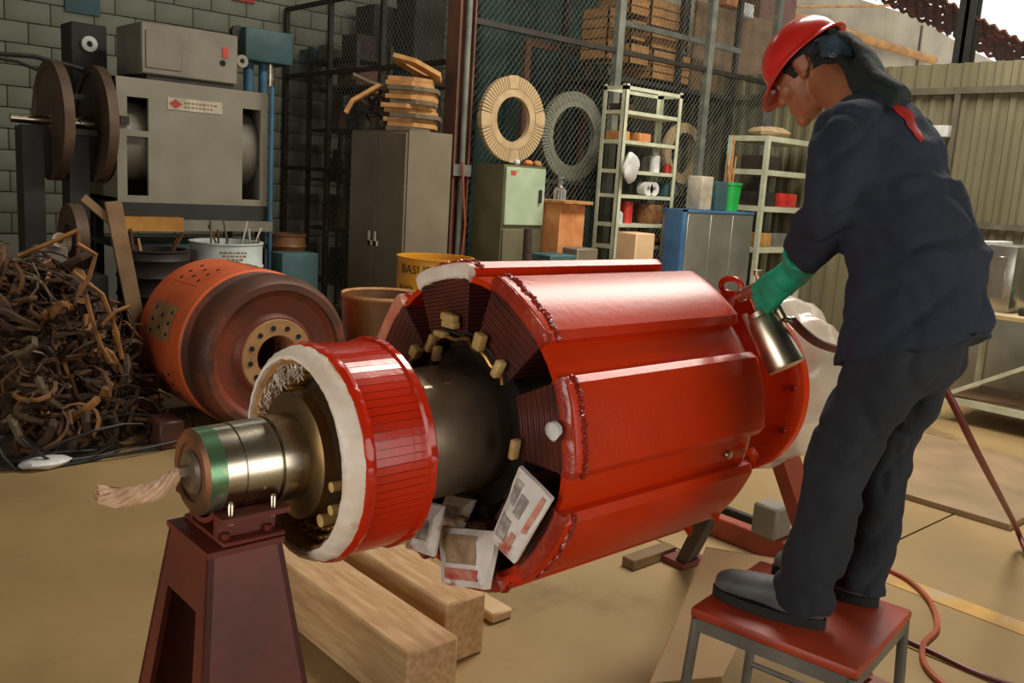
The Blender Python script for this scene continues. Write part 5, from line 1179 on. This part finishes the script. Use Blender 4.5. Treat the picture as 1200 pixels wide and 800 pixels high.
# gun frame: nozzle direction, handle direction
GP = at_d(897,333,2.40)                            # top of the handle, inside the fist
GD = (at_d(866,347,2.47)-GP).normalized()          # spraying direction
GH = (at_d(921,364,2.355)-GP); GH = (GH - GD*GH.dot(GD)).normalized()   # handle runs down and back
GN = GD.cross(GH).normalized()
def hand(mb, wrist, palm, fing, handle_c, hdir, side, g=0.0, r=.0098, k_=1.15):
    """palm from the wrist to the knuckles, four fingers curled round the handle, thumb on the other side"""
    d = (palm-wrist).normalized(); mb.loft([(wrist, fing*(.022+g), hdir*(.026+g)), (wrist.lerp(palm,.45), fing*(.021+g), hdir*(.040+g)), (palm, fing*(.019+g), hdir*(.047+g)), (palm+d*.014, fing*(.013+g), hdir*(.043+g))], 16)
    for k, L_ in enumerate((.92, 1.0, .95, .78)):
        b0 = palm + hdir*(-.0365+.0243*k) + d*.008; rr_ = r*(1, 1, .96, .84)[k]+g
        p1 = b0 + (d*.036*L_ + fing*.006)*k_; p2 = p1 + (d*.006 + fing*.030*L_)*k_; p3 = p2 + (-d*.020*L_ + fing*.010)*k_
        limb(mb, [b0, p1, p2, p3], [rr_*1.08, rr_*1.03, rr_*.95, rr_*.82], 10)
    t0 = wrist.lerp(palm,.35) - hdir*.022 + fing*.010; t1 = t0 + d*.028 - hdir*.012 + fing*.020; t2 = t1 + d*.028 + fing*.014 + hdir*.004
    limb(mb, [t0, t1, t2], [r*1.35+g, r*1.15+g, r*.95+g], 10)
HAND = {}
pal = GP + GH*.035 - GD*.030 + GN*.022
if (pal+GN*.01-EYE).length > (pal-GN*.01-EYE).length: GNs = -GN
else: GNs = GN
pal = GP + GH*.030 - GD*.022 + GNs*.026
HAND[-1] = (wri[-1], pal, -GNs, GP, GH)
rw = wri[1]; HAND[1] = (rw, rw+Vector((-.01,.035,-.07)), Vector((-1,0,0)), rw, Vector((0,.9,.4)).normalized())
for s_ in (-1, 1): hand(hd, *HAND[s_], s_, 0.0)
body = blob('body', hd, .0045, 'skin', wk, 3)
for s_ in (-1, 1):
    MB().ball(hl(s_*.031,.078,.014), (.013,.010,.010), 10, 8, HM.to_3x3()).build('eye', 'white_plastic', wk)
    MB().ball(hl(s_*.031,.0855,.010), .0045, 8, 6).build('iris', 'hair_black', wk)
    MB().loft([(hl(s_*.016,.091,.034), HF*.004, HU*.004), (hl(s_*.034,.089,.039), HF*.004, HU*.005), (hl(s_*.054,.074,.033), HF*.004, HU*.003)], 8).build('eyebrow', 'hair_black', wk)
# ---- hair
hr = MB(); hr.ball(hl(0,-.02,.040), (.080,.098,.088), 22, 16, HM.to_3x3())
for s_ in (-1, 1): hr.loft([(hl(s_*.072,.028,.045), HF*.022, HU*.03), (hl(s_*.073,.026,.010), HF*.012, HU*.02)], 10); hr.loft([(hl(s_*.06,-.06,.0), HF*.028, HU*.03), (hl(s_*.05,-.07,-.035), HF*.024, HU*.02)], 10)
hr.loft([(hl(-.05,-.085,-.01), HF*.02, HU*.035), (hl(0,-.10,-.015), HF*.02, HU*.04), (hl(.05,-.085,-.01), HF*.02, HU*.035)], 12)
def hair_keep(p):
    q = HM.inverted() @ p; return not (q.y > .045 and q.z < .052) and not (q.z < -.05) and not (abs(q.x) > .066 and abs(q.y+.012) < .02 and q.z < .045)
blob('hair', hr, .006, 'hair_black', wk, 3, lambda p: .002*nz(p,160), hair_keep)
# ---- cap band, bandana, neck cloth under the helmet
cp = MB(); N_ = 40; vs_ = []
for k in range(4):
    z = .036+.016*k; sc = [1.02,1.06,1.08,1.06][k]
    for i in range(N_):
        a = 2*math.pi*i/N_; vs_.append(hl(.083*sc*math.cos(a), -.018+.102*sc*math.sin(a), z + .010*math.sin(a)-(.018 if math.sin(a) < -.2 and k == 0 else 0)))
cp.add(vs_, [(k*N_+i, k*N_+(i+1) % N_, (k+1)*N_+(i+1) % N_, (k+1)*N_+i) for k in range(3) for i in range(N_)], True)
cp.build('cap_band', 'cap_cloth', wk)
bd = MB()
def band(pts, w, th=.006, n=12):
    """flat cloth strip along pts with width vectors"""
    vs = []; 
    for (p, wv, nv) in pts: vs += [p-wv+nv*th, p+wv+nv*th, p+wv-nv*th*.2, p-wv-nv*th*.2]
    fs = [(4*i+a, 4*i+(a+1) % 4, 4*(i+1)+(a+1) % 4, 4*(i+1)+a) for i in range(len(pts)-1) for a in range(4)] + [(3,2,1,0), tuple(len(vs)-4+a for a in range(4))]
    return vs, fs
kn = MB()
for k in range(9):
    t = k/8; a = R(200+100*t)
kn.loft([(hl(-.082,-.045,.045), HF*.012+HU*.004, HU*.028), (hl(-.086,-.075,.022), HF*.030, HU*.034), (hl(-.075,-.105,.004), HF*.028, HU*.036), (hl(-.05,-.125,-.015), HF*.02, HU*.034), (hl(-.01,-.135,-.02), HS*.02, HU*.03)], 14)
blob('bandana', kn, .006, 'bandana', wk, 2, lambda p: .004*nz(p,45))
nc = MB()
b0, b1, b2, b3 = hl(-.01,-.115,.05), hl(0,-.15,-.01), on_x(1030,92,2.13)+Vector((0,0,0)), on_x(1062,108,2.13)
nc.loft([(hl(0,-.095,-.02), HS*.07, HU*.05), (nck+Vector((0,-.045,.02)), HS*.085, Vector((0,-.02,.05))), (upc+Vector((0,-.05,.07)), HS*.09, Vector((0,-.02,.03)))], 16)
nc.loft([(b0, HS*.075, HU*.03), (hl(0,-.125,.015), HS*.078, HU*.045), (b1, HS*.075, HU*.04), (b1.lerp(b2,.5), HS*.085, Vector((0,-.01,.026))), (b2, HS*.09, Vector((0,-.008,.018))), (b3, HS*.075, Vector((0,-.006,.010)))], 18)
blob('neck_cloth', nc, .007, 'neck_cloth', wk, 3, lambda p: .005*nz((p.x*30,p.y*14,p.z*14)))
# ---- hard hat
hh = MB(); N_, K_ = 56, 16; vs_ = []
HT = HM @ Matrix.Translation((0,-.012,.050)) @ Matrix.Rotation(R(-7), 4, 'X')
for k in range(K_+1):
    t = k/K_
    for i in range(N_):
        a = 2*math.pi*i/N_; ca, sa = math.cos(a), math.sin(a)
        if t <= .8:
            ph = t/.8*math.pi/2; rx, ry, z = .104*math.sin(ph)**.9, .124*math.sin(ph)**.9, .106*math.cos(ph)
        else:
            u_ = (t-.8)/.2; fl = .010+.010*max(0,-sa)+.046*max(0, sa)**2.2; rx, ry, z = .104+fl*u_*.7, .124+fl*u_, -.004*u_-.030*u_*max(0, sa)**2
            if u_ > .9: z -= .003
        if k and t < .78:                         # raised crown ridge front to back
            z += .006*math.exp(-((rx*ca)/.022)**2)
        vs_.append(HT @ Vector((rx*ca, ry*sa, z)))
hh.add(vs_, [(k*N_+i, k*N_+(i+1) % N_, (k+1)*N_+(i+1) % N_, (k+1)*N_+i) for k in range(K_) for i in range(N_)], True)
o = hh.build('hard_hat', 'helmet_red', wk, None, False); o.modifiers.new('thickness', 'SOLIDIFY').thickness = .004; o['label'] = 'glossy red hard hat'
# ---- jacket
jk = MB(); torso(jk, .012)
X_ = Vector((1,0,0))
jk.loft([(pel+Vector((0,.0,.12)), X_*.180, Vector((0,.150,0))), (pel+Vector((0,-.002,.03)), X_*.195, Vector((0,.165,-.03))), (pel+Vector((0,-.008,-.03)), X_*.200, Vector((0,.172,-.055))), (pel+Vector((0,-.008,-.045)), X_*.195, Vector((0,.168,-.06)))], 28)
jk.loft([(wst+Vector((0,-.01,.02)), X_*.182, Vector((0,.142,-.03))), (pel+Vector((0,0,.1)), X_*.182, Vector((0,.150,0)))], 24)
jk.loft([(chs+Vector((0,-.012,.0)), X_*.185, Vector((0,.135,-.05))), (wst, X_*.178, Vector((0,.138,-.03)))], 24)
for s_ in (-1, 1):
    cuff = elb[s_].lerp(wri[s_], .70)
    jk.loft([(sho[s_]+Vector((-s_*.06,0,.01)), Vector((0,.085,.0)), Vector((0,-.02,.085))), (sho[s_]+Vector((s_*.0,0,0)), Vector((0,.088,.0)), Vector((s_*.03,-.02,.082)))], 16)
    limb(jk, [sho[s_], sho[s_].lerp(elb[s_],.55), elb[s_], cuff], [.083,.076,.068,.060], 18)
    d_ = (cuff-elb[s_]).normalized(); jk.tube([cuff-d_*.05, cuff+d_*.012], [.066,.067], 18)
jk.loft([(upc+Vector((0,-.01,.0)), X_*.15, Vector((0,.09,-.05))), (upc+Vector((0,.012,.055)), X_*.11, Vector((0,.075,-.05))), (nck+Vector((0,-.004,.0)), X_*.076, Vector((0,.066,-.045)))], 20)
def folds(p):
    d = .0
    d += .012*nz((p.x*6, p.y*8, p.z*6), 1, 2) + .007*nz((p.x*9+p.z*9, p.y*13, p.z*10-p.y*9), 1, 6) + .003*nz((p.x*22, p.y*22, p.z*26), 1, 16)
    if p.z < 1.5: d += .004*math.sin((p.x+p.y*.8)*30+5*nz(p,4))*max(0, min(1, (1.5-p.z)*4))
    d -= .016*(1-min(1, abs(nz((p.x*3.2+p.z*2.2, p.y*4.5-p.z*2.6, p.z*3.2+p.x), 1, 21))*2.2))**3
    d -= .010*(1-min(1, abs(nz((p.x*7-p.z*3, p.y*7+p.z*5, p.z*6), 1, 33))*2.5))**3
    return d
blob('jacket', jk, .010, 'coverall_navy', wk, 6, folds)
rs = MB(); q = [on_x(1044,123,2.13), on_x(1060,128,2.13), on_x(1075,150,2.13), on_x(1083,168,2.13)]
# ---- trousers
tr = MB()
tr.loft([(pel+Vector((0,0,.08)), X_*.165, Vector((0,.125,0))), (pel+Vector((0,.005,-.03)), X_*.172, Vector((0,.126,0))), (pel+Vector((0,.02,-.14)), X_*.168, Vector((0,.108,0)))], 24)
for s_ in (-1, 1):
    a_ = ank[s_]
    limb(tr, [hip[s_]+Vector((0,.0,-.02)), hip[s_].lerp(knee[s_],.55), knee[s_]+Vector((0,-.012,0)), knee[s_].lerp(a_,.5)+Vector((0,-.022,0)), a_+Vector((0,-.012,.005))], [.104,.092,.082,.080,.082], 18)
    tr.tube([a_+Vector((0,-.015,.04)), a_+Vector((0,-.010,-.052))], [.083,.086], 18)
def tfolds(p):
    d = .006*nz((p.x*6,p.y*7,p.z*8),1,3)+.004*nz((p.x*14,p.y*12,p.z*24),1,9)
    kf = math.exp(-((p.z-(SH+.42))/.12)**2)+.8*math.exp(-((p.z-(SH+.08))/.07)**2)
    d -= .014*(1-min(1, abs(nz((p.x*4+p.z*1.5, p.y*5-p.z*2, p.z*4+p.y*2), 1, 41))*2.2))**3
    d -= .010*(1-min(1, abs(nz((p.x*8-p.z*4, p.y*9+p.z*3, p.z*9), 1, 53))*2.5))**3*(.4+kf)
    w_ = max(0, nz((p.x*7,p.y*7,p.z*3),1,12)+.25)
    return d + kf*w_*.010*math.sin(p.z*48+p.y*42+p.x*20+6*nz(p,4))
blob('trousers', tr, .010, 'trouser_navy', wk, 5, tfolds)
# ---- gloves and boots
gl = MB(); hand(gl, *HAND[-1], -1, .0022)
w0, p0 = HAND[-1][0], HAND[-1][1]; dv = (w0-p0).normalized(); fore = (elb[-1]-wri[-1]).normalized()
gl.tube([p0.lerp(w0,.5), w0, w0+fore*.03, w0+fore*.075], [.041,.041,.045,.052], 18)
blob('glove', gl, .0038, 'glove_green', wk, 2, lambda p: .0025*nz(p,40))
gl = MB(); hand(gl, *HAND[1], 1, .0032); w0 = HAND[1][0]; fore = (elb[1]-wri[1]).normalized(); gl.tube([w0, w0+fore*.06], [.036,.042], 16)
blob('glove', gl, .006, 'glove_green', wk, 2)
for s_ in (-1, 1):
    a_ = ank[s_]; dx = -.05 if s_ < 0 else -.03; f = Vector((dx,.22,0)).normalized(); sd = Vector((f.y,-f.x,0)); hb = Vector((a_.x, a_.y-.005, SH))
    bt = MB()
    bt.loft([(hb+Vector((0,0,.14)), sd*.048, f*.056), (hb+Vector((0,0,.09)), sd*.047, f*.062), (hb+f*.015+Vector((0,0,.055)), sd*.046, f*.08), (hb+f*.03+Vector((0,0,.026)), sd*.044, f*.095)], 20)
    bt.loft([(hb-f*.062+Vector((0,0,.055)), sd*.034, Vector((0,0,.032))), (hb+f*.0+Vector((0,0,.060)), sd*.042, Vector((0,0,.042))), (hb+f*.08+Vector((0,0,.058)), sd*.045, Vector((0,0,.038))), (hb+f*.14+Vector((0,0,.053)), sd*.050, Vector((0,0,.034))), (hb+f*.195+Vector((0,0,.048)), sd*.044, Vector((0,0,.029))), (hb+f*.222+Vector((0,0,.043)), sd*.026, Vector((0,0,.020)))], 20)
    blob('boot', bt, .007, 'boot_grey', wk, 4)
    so = MB(); out = [hb+f*(.08+.152*math.cos(t)*(1 if math.cos(t) > 0 else .98)) + sd*((.047+.006*math.cos(t))*math.sin(t)) for t in [2*math.pi*i/28 for i in range(28)]]
    so.prism([(p.x,p.y) for p in out], 'z', SH+.001, SH+.026); so.build('boot_sole', 'sole_black', wk)
# red mark on the back of the jacket, lying on the cloth
dg = bpy.context.evaluated_depsgraph_get(); dg.update()
jo = [c for c in wk.children if c.name.startswith('jacket')][0]
mk = MB(); pts = [(1042,124),(1052,124),(1064,132),(1072,146),(1080,164),(1074,160),(1066,150),(1060,140),(1050,134)]
org = ORIGIN[wk.name]
def onto(px, py):
    d = ray(px, py).normalized(); okh, loc, n_, _ = jo.ray_cast(EYE-org, d)
    return (loc+org+n_*.003) if okh else None
dense = []
strip = [((1041,124),(1048,121)), ((1047,129),(1058,126)), ((1053,136),(1064,129)), ((1060,141),(1070,136)), ((1062,148),(1071,143)), ((1069,156),(1074,150)), ((1072,161),(1079,157)), ((1080,169),(1082,166))]
vv = []
for i in range(len(strip)-1):
    for k in range(4):
        t = k/4; l = [strip[i][0][j]+(strip[i+1][0][j]-strip[i][0][j])*t for j in (0,1)]; r2 = [strip[i][1][j]+(strip[i+1][1][j]-strip[i][1][j])*t for j in (0,1)]
        row = [onto(l[0]+(r2[0]-l[0])*u_/4, l[1]+(r2[1]-l[1])*u_/4) for u_ in range(5)]
        if all(p is not None for p in row): vv.append(row)
if len(vv) > 1:
    mk.add([p for row in vv for p in row], [(i*5+j, i*5+j+1, (i+1)*5+j+1, (i+1)*5+j) for i in range(len(vv)-1) for j in range(4)], True)
    o = mk.build('back_mark', 'red_plastic', wk); o['label'] = 'red mark on the jacket back'
# ================================================================== SPRAY GUN AND HOSES
sg = thing('spray_gun', GP, 'suction spray gun with an aluminium paint cup held in the green glove', 'spray gun')
MB().tube([GP-GH*.005, GP+GH*.06-GD*.012, GP+GH*.105-GD*.022], [.0125,.0125,.011], 12).build('handle', 'aluminium', sg)
MB().tube([GP-GD*.03, GP+GD*.0, GP+GD*.06, GP+GD*.078], [.012,.016,.017,.014], 14).build('gun_body', 'gun_metal_paint', sg)
MB().tube([GP+GD*.078, GP+GD*.092, GP+GD*.092, GP+GD*.102], [.018,.018,.012,.007], 16).build('air_cap', 'aluminium', sg)
MB().tube([GP-GD*.03, GP-GD*.042, GP-GD*.052], [.008,.011,.011], 12).build('control_knob', 'aluminium', sg)
k0 = at_d(888,318,2.42); MB().tube([k0-Vector((0,0,.012)), k0+Vector((0,0,.004))], [.010,.012], 12).build('top_knob', 'aluminium', sg)
MB().tube([k0, GP+GD*.02], .008, 8).build('knob_stem', 'gun_metal_paint', sg)
ct, cbt = at_d(893,373,2.40), at_d(922,430,2.365); cd = (cbt-ct).normalized()
MB().tube([ct-cd*.012, ct, ct+cd*.02, cbt-cd*.008, cbt], [.022,.040,.046,.052,.050], 28).build('paint_cup', 'aluminium', sg)
MB().tube([ct-cd*.018, ct-cd*.004], [.034,.036], 20).build('cup_lid', 'aluminium', sg)
MB().tube([GP+GD*.05+GH*.005, ct-cd*.015], .010, 10).build('suction_tube', 'aluminium', sg)
MB().bar(ct+cd*.0+GD*.044-cd*.03, ct+cd*.025+GD*.048, .008, .016, GN).build('cup_clamp', 'gun_metal_paint', sg)
MB().tube([GP+GD*.012+GH*.012, GP+GD*.02+GH*.045, GP+GD*.004+GH*.075], [.005,.0045,.004], 8).build('trigger', 'aluminium', sg)
h0 = GP+GH*.105-GD*.022; h1 = at_d(929,376,2.36)
MB().tube([h0, h0.lerp(h1,.7), h0.lerp(h1,.7), h1], [.009,.009,.0125,.0125], 10).build('hose_coupling', 'aluminium', sg)
def smooth_path(pts, n=8):
    pts = [Vector(p) for p in pts]; out = []
    for i in range(len(pts)-1):
        p0, p1, p2, p3 = pts[max(i-1,0)], pts[i], pts[i+1], pts[min(i+2,len(pts)-1)]
        for k in range(n):
            t = k/n; out.append(.5*((2*p1)+(p2-p0)*t+(2*p0-5*p1+4*p2-p3)*t*t+(3*p1-p0-3*p2+p3)*t**3))
    out.append(pts[-1]); return out
hp = [h1, at_d(944,391,2.40), at_d(962,403,2.46), at_d(990,411,2.56), at_d(1030,415,2.72), at_d(1075,430,2.85), at_d(1105,452,2.9), at_d(1145,530,3.1), on_z(1188,612,.15), on_z(1210,660,.02), on_z(1250,700,.015)]
tag(MB().tube(smooth_path(hp), .0125, 10).build('air_hose', 'hose_red'), 'dark red air hose running from the spray gun behind the worker to the floor', 'hose')
hp = [on_z(1010,640,.012), on_z(1035,663,.012), on_z(1065,680,.012), on_z(1090,705,.012), on_z(1098,735,.012), on_z(1082,755,.012), on_z(1085,780,.012), on_z(1110,805,.012), on_z(1160,840,.012)]
tag(MB().tube(smooth_path(hp), .011, 8).build('floor_hose', 'hose_orange'), 'thin orange hose snaking over the yellow floor line beside the stool', 'hose')
hp = [on_z(1030,735,.01), on_z(1090,762,.01), on_z(1150,790,.01), on_z(1230,815,.01)]
tag(MB().tube(smooth_path(hp), .009, 8).build('floor_hose', 'hose_red'), 'thin dark hose crossing under the orange hose on the floor', 'hose')

# faint mist of varnish between the nozzle and the pole end
vm = bpy.data.materials.new('mist'); vm.use_nodes = True; nt = vm.node_tree; nt.nodes.remove(nt.nodes['Principled BSDF'])
pv = nt.nodes.new('ShaderNodeVolumePrincipled'); pv.inputs['Color'].default_value = (1, .86, .78, 1); pv.inputs['Density'].default_value = 1.6
nt.links.new(pv.outputs[0], nt.nodes['Material Output'].inputs['Volume']); M['mist'] = vm
n0 = GP+GD*.105; md = (at_d(838,372,2.50)-n0).normalized()
mm = MB(); mm.tube([n0, n0+md*.06, n0+md*.12, n0+md*.18, n0+md*.22], [.008,.03,.055,.07,.03], 18)
tag(mm.build('paint_mist', 'mist'), 'faint pale varnish mist in front of the spray gun nozzle', 'mist', kind='stuff')
